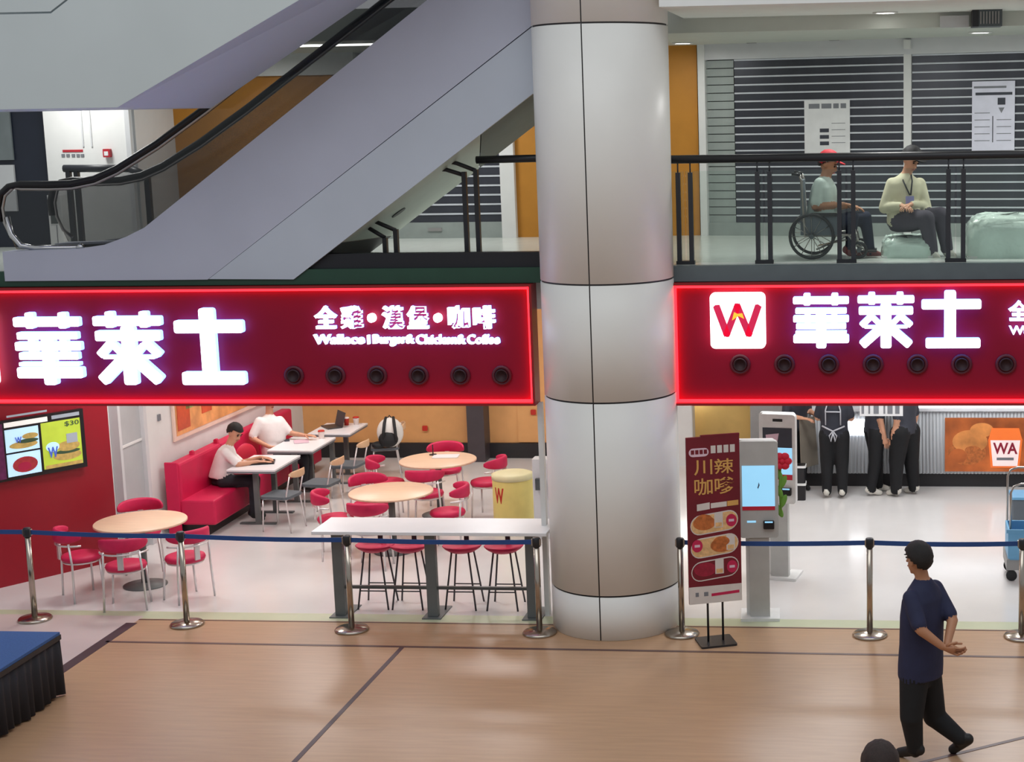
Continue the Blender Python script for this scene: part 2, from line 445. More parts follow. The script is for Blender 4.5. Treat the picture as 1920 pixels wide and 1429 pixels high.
# white panelled cupboard fronts on the side wall
cw = thing('wall_panel_unit', 'tall pale grey cupboard panels with white frame beside the red wall', 'cupboard', (0, 0, 0))
def on_side(y, z, off=0.0):
    t = (y-C0.y)/(D0.y-C0.y); return Vector((C0.x+(D0.x-C0.x)*t+off, y, z))
cx = lambda y: on_side(y, 0).x
MB().bb((cx(1.95)+.005, 1.96, 0), (cx(2.4)+.10, 2.02, 3.19)).build('frame', 'white_panel', cw)
MB().bb((cx(2.0)+.005, 2.02, 0), (cx(2.0)+.05, 2.62, 1.32)).build('panel', 'cupboard', cw)
MB().bb((cx(2.0)+.005, 2.02, 1.35), (cx(2.0)+.05, 2.62, 3.19)).build('panel', 'cupboard', cw)
MB().bb((cx(2.0)+.005, 2.02, 1.32), (cx(2.0)+.06, 2.62, 1.35)).build('rail', 'white_wall', cw)
MB().bb((cx(2.0)+.005, 2.62, 0), (cx(2.0)+.10, 2.70, 3.19)).build('frame', 'white_panel', cw)
# white jamb beside the column
p = gz(1027, 1160)
struct('trim_5', MB().bb((p.x-.05, .0, 0), (p.x+.0, .08, 2.25)), 'white_wall', 'slim white jamb at the end of the high table', 'jamb')
struct('trim_6', MB().bb((XR-.12, .0, 0), (XR+.02, .10, 2.25)), 'white_wall', 'slim white jamb right of the round column', 'jamb')

# --- round column clad in white panels
PC = Vector((-2.77, -.13, 0)); PR = .66
colm = thing('column', 'big round white column clad in metal panels', 'column', PC); colm['kind'] = 'structure'
MB().lathe([(PR-.015, 0), (PR-.015, 9.0)], n=64).build('core', 'joint_dark', colm)
zz = [0.0]+[gy(u, v, -.79).z for (u, v) in ((1122, 1120), (1115, 757), (1110, 535), (1110, 42))]+[9.0]
jx = [1124, 1120, 1112, 1105, 1092, 1083]
pa = gy(1105, 535, -.79); ja = math.atan2(pa.y-PC.y, pa.x-PC.x)
for i in range(5):
    for k in range(3):
        a0 = ja+k*2*PI/3+.009; a1 = ja+(k+1)*2*PI/3-.009
        z0, z1 = zz[i]+(.008 if i else 0), zz[i+1]-.008
        MB().lathe([(PR-.012, z0), (PR, z0+.003), (PR, z1-.003), (PR-.012, z1)], n=28, a0=a0, a1=a1).build('panel', 'column_white', colm)

# ================================================================== SIGNS
STROKES = {
 'hua': [((0, .87), (1, .87), .13), ((.25, .78), (.25, 1), .12), ((.75, .78), (.75, 1), .12), ((.04, .68), (.96, .68), .10),
         ((.0, .535), (1, .535), .12), ((.05, .40), (.95, .40), .10), ((.26, .40), (.26, .68), .10), ((.74, .40), (.74, .68), .10),
         ((.0, .17), (1, .17), .15), ((.5, .0), (.5, .72), .18), ((.04, .29), (.96, .29), .05)],
 'lai': [((0, .87), (1, .87), .13), ((.25, .78), (.25, 1), .12), ((.75, .78), (.75, 1), .12), ((.02, .67), (.98, .67), .14),
         ((.5, .0), (.5, .80), .19), ((.27, .6), (.06, .40), .11), ((.27, .55), (.40, .42), .09), ((.73, .55), (.60, .42), .09),
         ((.73, .6), (.95, .40), .11), ((.12, .38), (.88, .38), .05), ((.42, .36), (.07, .05), .16), ((.58, .36), (.93, .05), .16)],
 'shi': [((0, .76), (1, .76), .165), ((.48, .08), (.48, 1), .20), ((.07, .085), (.99, .085), .17)]}
def stroke_char(key, x0, x1, z0, z1, y, parent, dep=.07):
    mb = MB(); w, h = x1-x0, z1-z0; sides = MB()
    for k, (a, b, t) in enumerate(STROKES[key]):
        a, b = Vector((x0+a[0]*w, z0+a[1]*h)), Vector((x0+b[0]*w, z0+b[1]*h)); d = b-a; L = d.length; d /= L; n = Vector((-d.y, d.x)); r = t*h/2
        pts = []; q = r*.35
        for (e, sg) in ((a, -1), (b, 1)):
            c = e
            for (sn, order) in (((1, -1), (0, 1)) if sg < 0 else ((-1, 1), (0, 1))):
                pass
        def P(u, v): p = a+d*u+n*v; return (p.x, p.y)
        pts = [P(q, -r), P(L-q, -r), P(L-q*.3, -r+q*.3), P(L, -r+q), P(L, r-q), P(L-q*.3, r-q*.3), P(L-q, r), P(q, r), P(q*.3, r-q*.3), P(0, r-q), P(0, -r+q), P(q*.3, -r+q*.3)]
        mb.prism_xz(pts, y-dep-.0008*k, y)
    me = mb.mesh('character', 'letter_white'); me.materials.append(MATS['letter_side'])
    for p in me.polygons: p.material_index = 0 if p.normal.y < -.5 else 1
    o = bpy.data.objects.new('character', me); COL.objects.link(o); o.parent = parent
    return o
def logo(parent, x0, x1, z0, z1, y):
    w, h = x1-x0, z1-z0; cxx, czz = (x0+x1)/2, (z0+z1)/2
    lg = MB().rplate((cxx, y-.035, czz), w, h, .07, .05).build('logo_tile', 'logo_white', parent)
    mb = MB(); pts = [(.13, .74), (.30, .27), (.5, .76), (.70, .27), (.87, .74)]
    P = [Vector((x0+a*w, y-.085, z0+b*h)) for a, b in pts]
    def bar(a, b, t):
        d = (b-a).normalized(); n = Vector((-d.z, 0, d.x))*t; e = d*t*.9
        mb.prism_xz([((a-e*.6+n).x, (a-e*.6+n).z), ((a-e-n*.3).x, (a-e-n*.3).z), ((a-e*.6-n).x, (a-e*.6-n).z), ((b+e*.6-n).x, (b+e*.6-n).z), ((b+e+n*.2).x, (b+e+n*.2).z), ((b+e*.6+n).x, (b+e*.6+n).z)], y-.09, y-.069)
    for i in range(4): bar(P[i], P[i+1], .062*w)
    mb.build('letter_w', 'logo_red', lg)
    c = P[2]; MB().prism_xz([(c.x-.10*w, c.z-.25*h), (c.x-.06*w, c.z-.10*h), (c.x, c.z-.13*h), (c.x+.09*w, c.z-.12*h), (c.x+.12*w, c.z-.22*h), (c.x+.02*w, c.z-.17*h)], y-.095, y-.088).build('flame', 'logo_yellow', lg)
def sign(name, label, xa, xb):
    sg = thing(name, label, 'sign', ((xa+xb)/2, 0, ZB)); off = Vector(((xa+xb)/2, 0, ZB))
    hold = {}
    def B(mb, nm, m, bev=0): 
        o = mb.build(nm, m, sg, bev); o.location = -off; return o
    B(MB().bb((xa+.02, -.02, ZB+.02), (xb-.02, .10, ZT-.02)), 'back_panel', 'red_panel')
    for (a, b) in (((xa, -.13, ZB), (xb, .11, ZB+.025)), ((xa, -.13, ZT-.025), (xb, .11, ZT)), ((xa, -.13, ZB+.025), (xa+.025, .11, ZT-.025)), ((xb-.025, -.13, ZB+.025), (xb, .11, ZT-.025))):
        B(MB().bb(a, b), 'rim', 'red_rim')
    e = .025
    for (a, b) in (((xa+e, -.075, ZB+e), (xb-e, -.05, ZB+e+.03)), ((xa+e, -.075, ZT-e-.03), (xb-e, -.05, ZT-e)), ((xa+e, -.075, ZB+e), (xa+e+.03, -.045, ZT-e)), ((xb-e-.03, -.075, ZB+e), (xb-e, -.05, ZT-e))):
        B(MB().bb(a, b), 'light_strip', 'red_led')
    return sg, off
def reloc(sg, off):
    for c in sg.children:
        if c.location.length < 1e-6: c.location = -off
def spots(sg, us, v):
    for u in us:
        p = gy(u, v, -.08)
        mb = MB(); n = 20
        prof = [(.105, 0), (.105, .02), (.075, .03), (.075, 0)]
        vs = [(p.x+r*math.cos(2*PI*k/n), -.02-z, p.z+r*math.sin(2*PI*k/n)) for r, z in prof for k in range(n)]
        mb.add(vs, [(i*n+k, i*n+(k+1) % n, (i+1)*n+(k+1) % n, (i+1)*n+k) for i in range(3) for k in range(n)], True)
        ring = mb.build('spotlight', 'spot_ring', sg)
        prof = [(.07, 0), (.07, .035), (.058, .045), (.05, .02), (.0, .015)]
        vs = [(p.x+r*math.cos(2*PI*k/n), -.02-z, p.z+r*math.sin(2*PI*k/n)) for r, z in prof for k in range(n)]
        MB().add(vs, [(i*n+k, i*n+(k+1) % n, (i+1)*n+(k+1) % n, (i+1)*n+k) for i in range(4) for k in range(n)], True).build('lamp_head', 'spot_black', ring)
LY = -.045
def cbox(u0, v0, u1, v1):
    a, b = gy(u0, v0, -.09), gy(u1, v1, -.09); return a.x, b.x, b.z, a.z
sgL, oL = sign('shop_sign', 'long red illuminated shop sign left of the column with big white characters', -10.45, XL)
for key, px in (('hua', (25, 586, 160, 721)), ('lai', (174, 584, 312, 721)), ('shi', (325, 578, 464, 721))):
    stroke_char(key, *cbox(*px), LY, sgL)
a = cbox(-150, 590, -2, 722); logo(sgL, *a, LY)
for ch, u0, u1 in (('全', 587, 631), ('雞', 636, 679), ('·', 0, 0), ('漢', 714, 757), ('堡', 761, 803), ('·', 0, 0), ('咖', 838, 880), ('啡', 885, 928)):
    if ch != '·':
        x0, x1, z0, z1 = cbox(u0, 574, u1, 617); text(ch, 'letter_small', sgL, x0, x1, z0, z1, LY, .05, .03, 'character')
for u in (696, 820):
    x0, x1, z0, z1 = cbox(u-8, 588, u+8, 605)
    MB().rplate(((x0+x1)/2, LY-.025, (z0+z1)/2), x1-x0, z1-z0, .05, .042).build('dot', 'letter_white', sgL)
for wd_, u0, u1 in (('Wallace', 586, 682), ('|', 687, 692), ('Burger&', 697, 776), ('Chicken&', 778, 872), ('Coffee', 874, 936)):
    x0, x1, z0, z1 = cbox(u0, 628 if wd_ != '|' else 629, u1, 646 + (4 if 'g' in wd_ else 0)); text(wd_, 'letter_small', sgL, x0, x1, z0, z1, LY, .04, .03, 'lettering')
spots(sgL, [548+i*78.2 for i in range(6)], 706); reloc(sgL, oL)
sgR, oR = sign('shop_sign', 'red illuminated shop sign right of the column with white logo tile', XR, 4.6)
logo(sgR, *cbox(1331, 549, 1436, 653), LY)
for key, px in (('hua', (1487, 550, 1592, 652)), ('lai', (1608, 548, 1714, 652)), ('shi', (1728, 545, 1839, 652))):
    stroke_char(key, *cbox(*px), LY, sgR)
for ch, u0 in (('全', 587), ('雞', 636), ('漢', 714), ('堡', 761), ('咖', 838), ('啡', 885)):
    u0 = 1891+(u0-587)*.9; x0, x1, z0, z1 = cbox(u0, 564, u0+39, 602); text(ch, 'letter_small', sgR, x0, x1, z0, z1, LY, .05, .03, 'character')
for u in (696, 820):
    u = 1891+(u-587)*.9; x0, x1, z0, z1 = cbox(u-7, 577, u+7, 592)
    MB().rplate(((x0+x1)/2, LY-.025, (z0+z1)/2), x1-x0, z1-z0, .05, .035).build('dot', 'letter_white', sgR)
for wd_, u0, u1 in (('Wallace', 586, 682), ('|', 687, 692), ('Burger&', 697, 776), ('Chicken&', 778, 872), ('Coffee', 874, 936)):
    x0, x1, z0, z1 = cbox(1892+(u0-586)*.9, 612, 1892+(u1-586)*.9, 628 + (4 if 'g' in wd_ else 0)); text(wd_, 'letter_small', sgR, x0, x1, z0, z1, LY, .04, .03, 'lettering')
spots(sgR, [1387+i*83.3 for i in range(8)], 685); reloc(sgR, oR)

# ================================================================== GALLERY (upper level)
# ceiling in two steps
struct('ceiling', MB().bb((-2.12, -.6, 6.12), (6, 1.25, 6.3)), 'ceiling_white', 'pale outer gallery ceiling', 'ceiling')
struct('ceiling_inner', MB().bb((-14, 1.25, 5.97), (6, 8, 6.3)), 'ceiling_band', 'lower inner gallery ceiling', 'ceiling')
lp = 0
for (u, v, z, lab) in ((1660, 25, 6.12, 'round ceiling downlight near the front of the gallery'), (1280, 82, 5.97, 'round ceiling downlight before the orange wall strip'), (1838, 62, 5.97, 'round ceiling downlight under the grille box')):
    p = gz(u, v, z-.012)
    t = thing('downlight', lab, 'lamp', (p.x, p.y, z), 0, 'gallery downlights')
    MB().lathe([(.13, -.0), (.13, -.012), (.10, -.014), (.10, -.004)], n=24).build('trim_ring', 'white_wall', t)
    MB().lathe([(.0, -.010), (.10, -.010), (.10, -.002)], n=24).build('lens', 'lamp_glow', t)
# angled shutter wall on the right
E0, E1 = Vector((-2.24, 4.10, 0)), Vector((4.2, 2.75, 0))
ed = (E1-E0).normalized(); ea = math.atan2(ed.y, ed.x); en = Vector((ed.y, -ed.x, 0))
def onE(u, v, off=.0):
    p = hit(u, v, E0+en*off, en); return (p-E0).dot(ed), p.z-ZS   # local x along wall, z above floor
def grille(name, label, root_loc, rz, x0, x1, z0, z1, pale=0.0, pitch=.098, spl=None):
    t = thing(name, label, 'shutter', root_loc, rz)
    MB().bb((x0, .04, z0), (x1, .06, z1)).build('backing', 'black_base', t)
    n = int((z1-z0)/pitch); pitch = (z1-z0)/n
    ms = MB().bb((x0+pale, -.012, 0), (x1, .012, pitch*.76)).mesh('slat', 'slat_dark')
    mr = MB().bb((x0+pale, -.022, 0), (x1, .012, pitch*.19)).mesh('rib', 'slat_light')
    mp = MB().bb((x0, -.012, 0), (x0+pale-.01, .012, pitch*.9)).mesh('slat', 'slat_pale') if pale else None  # pale slats paint the reflection of a glass pane
    for i in range(n):
        for me, dz, nm in ((ms, 0, 'slat'), (mr, pitch*.785, 'rib'), (mp, 0, 'slat')):
            if me is None: continue
            o = bpy.data.objects.new(nm, me); COL.objects.link(o); o.parent = t; o.location = (0, 0, z0+i*pitch+dz)
    return t
hx0, hz0 = onE(1320, 113); jx1, _ = onE(1703, 200)
HZ = hz0
g1 = grille('roller_shutter', 'dark slatted roller shutter with a reflection painted pale on its left edge behind the red-capped person', (E0.x, E0.y, ZS), ea, hx0+.03, jx1-.05, .16, HZ, pale=.36)
MB().bb((hx0+.02, -.03, .0), (jx1-.05, .03, .16)).build('bottom_bar', 'slat_pale', g1)
g2 = grille('roller_shutter', 'dark slatted roller shutter at the far right with the notice in lilac', (E0.x, E0.y, ZS), ea, jx1+.05, 6.0, .16, HZ)
MB().bb((jx1+.05, -.03, .0), (6.0, .03, .16)).build('bottom_bar', 'slat_pale', g2)
sf = thing('shopfront_frame', 'white shopfront frame around the right hand shutters', 'frame', (E0.x, E0.y, ZS)); sf.rotation_euler = (0, 0, ea); sf['kind'] = 'structure'
MB().bb((hx0-.06, -.08, 0), (hx0+.03, .05, 2.33)).build('jamb', 'white_wall', sf)
MB().bb((jx1-.045, -.06, 0), (jx1+.045, .05, HZ)).build('mullion', 'white_wall', sf)
MB().bb((hx0+.03, -.06, HZ), (6.2, .05, 2.33)).build('header', 'white_panel', sf)
for u, v in ((1410, 78), (1565, 73)):
    x, z = onE(u, v, .06); MB().bb((x-.06, -.10, z-.02), (x+.06, -.06, z+.02)).build('latch', 'joint_dark', sf)
x, z = onE(1703, 62, .06); MB().bb((x-.04, -.14, HZ+.06), (x+.04, -.06, 2.31)).build('bracket', 'white_wall', sf)
# notices on the shutters
def notice(label, px, m, kind):
    (xa, za), (xb, zb) = onE(px[0], px[1], .03), onE(px[2], px[3], .03)
    base = E0+ed*((xa+xb)/2)+en*.03
    t = thing('notice', label, 'poster', (base.x, base.y, ZS+zb), ea, 'notices on the shutters'); w, h = xb-xa, za-zb
    MB().bb((-w/2, -.006, 0), (w/2, 0, h)).build('sheet', m, t)
    if kind == 0:
        for i, (a, b) in enumerate(((-.40, -.16), (-.12, .10), (.14, .26), (.30, .42))): MB().bb((a*w, -.008, .84*h), (b*w, -.006, .93*h)).build('print', 'print_grey', t)
        for i in range(3): MB().bb((-.16*w, -.008, (.16+i*.12)*h), (.04*w, -.006, (.23+i*.12)*h)).build('print', 'print_dark', t)
        for i in range(4): MB().bb((.10*w, -.008, (.2+i*.12)*h), (.40*w, -.006, (.21+i*.12)*h)).build('print', 'print_grey', t)
    else:
        MB().bb((-.46*w, -.008, .90*h), (.30*w, -.006, .93*h)).build('print', 'print_grey', t)
        MB().bb((-.42*w, -.008, .80*h), (.44*w, -.006, .84*h)).build('print', 'print_dark', t)
        MB().bb((.10*w, -.008, .66*h), (.28*w, -.006, .76*h)).build('print', 'print_dark', t)
        MB().prism_xz([(.12*w, .62*h), (.26*w, .62*h), (.19*w, .54*h)], -.008, -.006).build('print', 'print_grey', t)
        MB().bb((-.02*w, -.008, .12*h), (.0, -.006, .50*h)).build('print', 'print_dark', t)
        for i in range(5): MB().bb((-.44*w, -.008, (.14+i*.1)*h), (-.08*w, -.006, (.15+i*.1)*h)).build('print', 'print_grey', t)
        for i in range(4): MB().bb((.08*w, -.008, (.14+i*.1)*h), (.42*w, -.006, (.15+i*.1)*h)).build('print', 'print_grey', t)
notice('pale grey notice sheet on the shutter above the red cap', (1508, 188, 1594, 288), 'paper', 0)
notice('lilac white notice sheet with a red mark on the right shutter', (1823, 153, 1902, 282), 'paper_lilac', 1)
# orange pilaster hidden mostly by the column
pa_, pb_ = gy(966, 300, 4.10), gy(1307, 200, 4.05)
struct('wall_pilaster', MB().bb((pa_.x, 4.1, ZS), (pb_.x, 4.5, 5.97)), 'yellow_wall', 'orange wall pilaster behind the round column', 'wall')
struct('wall_gallery_back', MB().bb((-14, 4.5, ZS), (6, 4.7, 5.97)), 'white_panel', 'pale wall behind the shutters', 'wall')
# left shutter seen under the escalator
lx0, lx1 = gy(640, 430, 4.1).x, gy(958, 430, 4.1).x
g3 = grille('roller_shutter', 'slatted shutter seen through the triangle under the escalator', (lx0, 4.1, ZS), 0, 0, lx1-lx0-.09, .2, 2.2, pitch=.112)
MB().bb((0, -.03, .0), (lx1-lx0-.09, .03, .2)).build('bottom_bar', 'slat_pale', g3)
MB().bb(((lx1-lx0)*.52, -.045, .09), ((lx1-lx0)*.60, -.03, .13)).build('lock_plate', 'cart_grey', g3)
struct('trim_7', MB().bb((lx1-.09, 4.0, ZS), (pa_.x, 4.14, 5.97)), 'white_wall', 'white shutter jamb beside the orange pilaster', 'jamb')
# left part of the gallery: yellow wall, white wall, dark opening
ya = gy(262, 300, 4.1).x
struct('wall_yellow', MB().bb((ya, 4.1, ZS), (lx0, 4.3, 5.70)), 'yellow_wall', 'ochre gallery wall behind the escalator', 'wall')
struct('trim_8', MB().bb((ya, 4.02, 5.70), (lx0+.3, 4.3, 5.97)), 'ceiling_white', 'pale header band over the ochre gallery wall', 'header')
a, b = gy(560, 84, 1.95), gy(712, 82, 1.95)
t = thing('strip_lamp', 'slim white strip lamp under the gallery ceiling between the escalators', 'lamp', (0, 0, 0))
MB().bb((a.x, 1.85, a.z-.025), (b.x, 1.95, a.z+.015)).build('diffuser', 'lamp_glow', t)
MB().bb((a.x-.03, 1.83, a.z+.015), (b.x+.03, 1.97, 5.965)).build('housing', 'ceiling_white', t)
wx0, wx1 = gy(84, 260, 3.0).x, gy(240, 260, 3.0).x
ww2 = struct('wall_white', MB().bb((wx0, 3.0, ZS), (wx1, 3.2, 5.97)), 'white_wall', 'white gallery wall with fire alarm behind the escalator end', 'wall')
struct('trim_9', MB().bb((wx1, 2.94, ZS), (wx1+.06, 4.2, 5.97)).bb((wx1+.09, 3.02, ZS), (ya+.0, 4.2, 5.97)), 'white_panel', 'white door frame at the end of the white wall', 'frame')
struct('wall_dark', MB().bb((-14, 3.3, ZS), (wx0, 3.5, 5.97)), 'navy_door', 'dark opening left of the white wall', 'wall')
a, b = gy(0, 210, 3.25), gy(24, 300, 3.25)
t = thing('door_leaf', 'grey door leaf in the dark opening', 'door', (a.x, 3.26, ZS)); t['kind'] = 'structure'
MB().bb((-.6, 0, b.z-ZS), (b.x-a.x, .03, 2.3)).build('leaf', 'grey_door', t)
MB().bb((-.6, 0, .45), (.10, .035, b.z-ZS-.06)).build('leaf', 'white_panel', t)
a, b = gy(98, 365, 2.95), gy(132, 456, 2.95)
t = thing('wall_cabinet', 'small white cabinet with grey slot standing against the white wall', 'cabinet', ((a.x+b.x)/2, 2.9, ZS))
w = b.x-a.x; h = a.z-ZS
MB().rbox((0, 0, h/2), (w, .18, h), .015).build('body', 'white_wall', t)
MB().bb((-.3*w, -.10, h*.48), (.16*w, -.09, h*.92)).build('window', 'vent_dark', t)
MB().bb((.05*w, -.10, h*.05), (.08*w, -.09, h*.45)).build('slot', 'print_grey', t)
a = gy(202, 287, 2.98); al = thing('fire_alarm', 'small red fire alarm box on the white wall', 'alarm', (a.x, 3.0, a.z))
MB().rplate((0, -.03, 0), .085, .10, .06, .01).build('case', 'alarm_red', al); MB().bb((-.025, -.064, -.03), (.025, -.06, .02)).build('glass', 'paper', al)
for i, u in enumerate((118, 127, 137, 146, 154)):
    a = gy(u, 291, 2.99); MB().bb((a.x-.02, 2.992, a.z-.022), (a.x+.022, 3.0, a.z+.014)).build('print', 'print_grey', ww2)
a, b = gy(117, 283, 2.99), gy(155, 283, 2.99); MB().bb((a.x, 2.992, a.z-.015), (b.x, 3.0, a.z+.012)).build('print', 'alarm_red', ww2)
for u in (152, 168):
    a, b = gy(u, 207, 2.99), gy(u+3, 275, 2.99); MB().bb((a.x, 2.985, b.z), (b.x, 3.0, a.z)).build('conduit', 'white_panel', ww2)
# projector box at the ceiling
a, b = gy(1818, 30, 1.5), gy(1872, 55, 1.5)
t = thing('grille_box', 'black and grey louvred box fixed under the gallery ceiling', 'vent', ((a.x+b.x)/2, 1.08, 6.12)); w = b.x-a.x; h = 6.115-b.z
MB().bb((-w/2, -.14, -h), (-w*.28, .14, 0)).build('end_block', 'rail_black', t)
MB().bb((-w*.28, -.14, -h), (w/2, .14, 0)).build('body', 'steel_dark', t)
for i in range(7): MB().bb((-w*.24+i*w*.1, -.155, -h*.85), (-w*.20+i*w*.1, -.14, -h*.12)).build('louvre', 'cart_grey', t)
a, b = gy(1762, 31, 1.3), gy(1816, 52, 1.3)
tag(MB().rplate(((a.x+b.x)/2, 1.22, (a.z+b.z)/2), b.x-a.x, a.z-b.z, .06, .01).build('ceiling_sign', 'white_panel'), 'blank pale panel fixed beside the louvred box', 'panel')

# --- gallery railing on the right
RZ = 4.685
rl = thing('glass_railing', 'black topped glass railing along the right hand gallery edge', 'railing', (0, 0, 0)); rl['kind'] = 'structure'
MB().tube([(XR-.12, .16, RZ), (5, .16, RZ)], .042, 12).build('handrail', 'rail_black', rl)
for (ua, ub) in ((1273, 1296), (1421, 1444), (1574, 1600), (1778, 1806), (1990, 2015)):
    for u in (ua, ub):
        x = gy(u, 420, .16).x
        MB().bb((x-.022, .135, ZS), (x+.022, .185, RZ-.13)).build('post', 'rail_post', rl)
        MB().tube([(x, .16, RZ-.14), (x, .16, RZ-.03)], .008, 6).build('pin', 'rail_post', rl)
    x0, x1 = gy(ua, 420, .16).x, gy(ub, 420, .16).x
    MB().bb((x0-.03, .12, ZS), (x1+.03, .20, ZS+.035)).build('foot', 'rail_black', rl)
gxs = [XR-.1]+[gy((a+b)/2, 420, .16).x for a, b in ((1273, 1296), (1421, 1444), (1574, 1600), (1778, 1806), (1990, 2015))]
for i in range(len(gxs)-1):
    MB().bb((gxs[i]+.01, .205, ZS+.01), (gxs[i+1]-.01, .215, RZ-.12)).build('pane', 'glass_rail', rl)
# --- railing below the escalator (left of column)
r2 = thing('stair_railing', 'black railing with paired posts under the escalator', 'railing', (0, 0, 0)); r2['kind'] = 'structure'
y = .35
a, b = gy(893, 300, y), gy(1000, 297, y)
MB().tube([a, b, b+Vector((.3, 0, 0))], .04, 10).build('handrail', 'rail_black', r2)
for (u, vt, vb) in ((870, 322, 476), (892, 318, 476), (722, 446, 476), (742, 430, 476)):
    p = gy(u, vt, y); MB().bb((p.x-.022, y-.03, ZS), (p.x+.022, y+.03, p.z)).build('post', 'rail_black', r2)
for pts in (((815, 317), (836, 318), (868, 328)), ((833, 301), (856, 306), (892, 320)), ((692, 428), (722, 446)), ((698, 413), (742, 432))):
    MB().tube([gy(u, v, y) for u, v in pts], .022, 8).build('rail', 'rail_black', r2)
a, b = gy(120, 316, 2.2), gy(243, 316, 2.2)
r3 = thing('wall_rail', 'short black rail with bent end before the white wall', 'railing', (0, 0, 0)); r3['kind'] = 'structure'
MB().tube([a, b], .045, 10).build('handrail', 'rail_post', r3)
for u in (128, 143):
    p = gy(u, 316, 2.2); MB().bb((p.x-.025, 2.17, ZS), (p.x+.025, 2.23, p.z-.02)).build('post', 'rail_post' if u == 128 else 'rail_black', r3)
p = gy(276, 330, 2.2); MB().bb((p.x-.03, 2.17, ZS), (p.x+.03, 2.23, p.z)).build('post', 'rail_black', r3)
MB().tube([b, p], .045, 10).build('handrail', 'rail_post', r3)

# ================================================================== ESCALATORS
es = thing('escalator', 'grey clad escalator rising to the right behind the round column', 'escalator', (-7, 0, ZS)); EO = Vector((-7, 0, ZS))
def EB(mb, nm, m, par=None, bev=0, root=None, off=None):
    o = mb.build(nm, m, par or es, bev)
    if not par: o.location = -EO
    return o
SL = .71
top = [(-9.09, 3.83), (-8.28, 3.85), (-7.99, 3.89), (-7.75, 3.97), (-7.55, 4.06), (-2.35, 4.06+5.2*.716)]
jl0, jl1 = (-6.91, 3.555), (-2.35, 3.555+4.56*.707)
bot = (-6.01, 3.54); be = (-2.35, 3.54+3.66*.713)
g = .006
side = [(-9.09, 3.545), (jl0[0]-g, 3.545), (jl1[0], jl1[1]+g*1.6)]+top[::-1]
EB(MB().prism_xz(side, -.06, -.02), 'side_panel', 'esc_clad')
EB(MB().prism_xz([(jl0[0]+g, 3.55), bot, be, (jl1[0], jl1[1]-g)], -.06, -.02), 'lower_panel', 'esc_clad_low')
EB(MB().prism_xz([(-9.07, 3.56), (-6.04, 3.56), (-2.36, be[1]+.03)]+[(x, z-.02) for x, z in top[::-1]], -.02, 1.24), 'truss', 'joint_dark')
EB(MB().prism_xz([(-9.07, 3.60), (-6.0, 3.60), (-2.4, be[1]+.03), (-2.4, be[1]+.6), (-7.5, 3.98), (-9.07, 3.82)], 1.24, 1.30), 'side_panel', 'esc_clad')
# deck strip on top of the cladding
for yy in (-.06, 1.0):
    mb = MB(); P = top
    for i in range(len(P)-1):
        (x0, z0), (x1, z1) = P[i], P[i+1]
        mb.add([(x0, yy, z0), (x1, yy, z1), (x1, yy+.26, z1), (x0, yy+.26, z0), (x0, yy, z0+.02), (x1, yy, z1+.02), (x1, yy+.26, z1+.02), (x0, yy+.26, z0+.02)],
               [(0, 3, 2, 1), (4, 5, 6, 7), (0, 1, 5, 4), (3, 7, 6, 2), (0, 4, 7, 3), (1, 2, 6, 5)])
    EB(mb, 'deck', 'esc_clad')
# steps between the balustrades
for i in range(22):
    x = -7.6+i*.22; z = 3.9+i*.22*.71-.18
    EB(MB().bb((x, .2, z-.15), (x+.24, 1.0, z)), 'step', 'steel_dark')
# balustrades: handrail path, glass
def rail_path(y):
    P = [(-9.0, 3.92), (-9.10, 4.0), (-9.16, 4.15), (-9.17, 4.30), (-9.13, 4.43), (-9.03, 4.51), (-8.9, 4.535), (-8.6, 4.53), (-8.35, 4.535), (-8.1, 4.58), (-7.85, 4.68), (-7.4, 4.93), (-6.86, 5.28)]
    P += [(-6.86+k*.5, 5.28+k*.5*.69) for k in range(1, 8)]
    return [Vector((x, y, z)) for x, z in P]
for yy in (.07, 1.13):
    rp = rail_path(yy)
    h = EB(MB().tube(rp[2:], .036, 10), 'handrail', 'black_rubber')
    EB(MB().tube([p+Vector((.05, 0, -.01)) for p in rp[:6]]+[p+Vector((0, 0, -.05)) for p in rp[6:]], .018, 8), 'rail_trim', 'steel')
    gp = [(x, z) for x, z in [(-9.0, 3.86), (-8.28, 3.87), (-7.99, 3.91), (-7.55, 4.07), (-3.4, 4.07+4.15*.716)]] + [(p.x, p.z-.05) for p in rp[::-1][0:-5] if p.x < -3.3] + [(-9.08, 4.4), (-9.11, 4.25), (-9.08, 4.05)]
    EB(MB().prism_xz(gp, yy-.005, yy+.005), 'glass_panel', 'glass_esc')
a, b = gy(30, 467, .07), gy(150, 466, .07)
EB(MB().tube([Vector((-9.08, .07, 4.2)), Vector((-9.05, .07, 4.02)), Vector((-8.95, .07, 3.9)), Vector((-8.8, .07, 3.875)), Vector((-8.33, .07, 3.875))], .03, 8), 'newel_trim', 'chrome')
p = gy(153, 463, .07); EB(MB().ell((p.x, .05, p.z), (.04, .04, .04), 12, 8), 'newel_lamp', 'chrome')
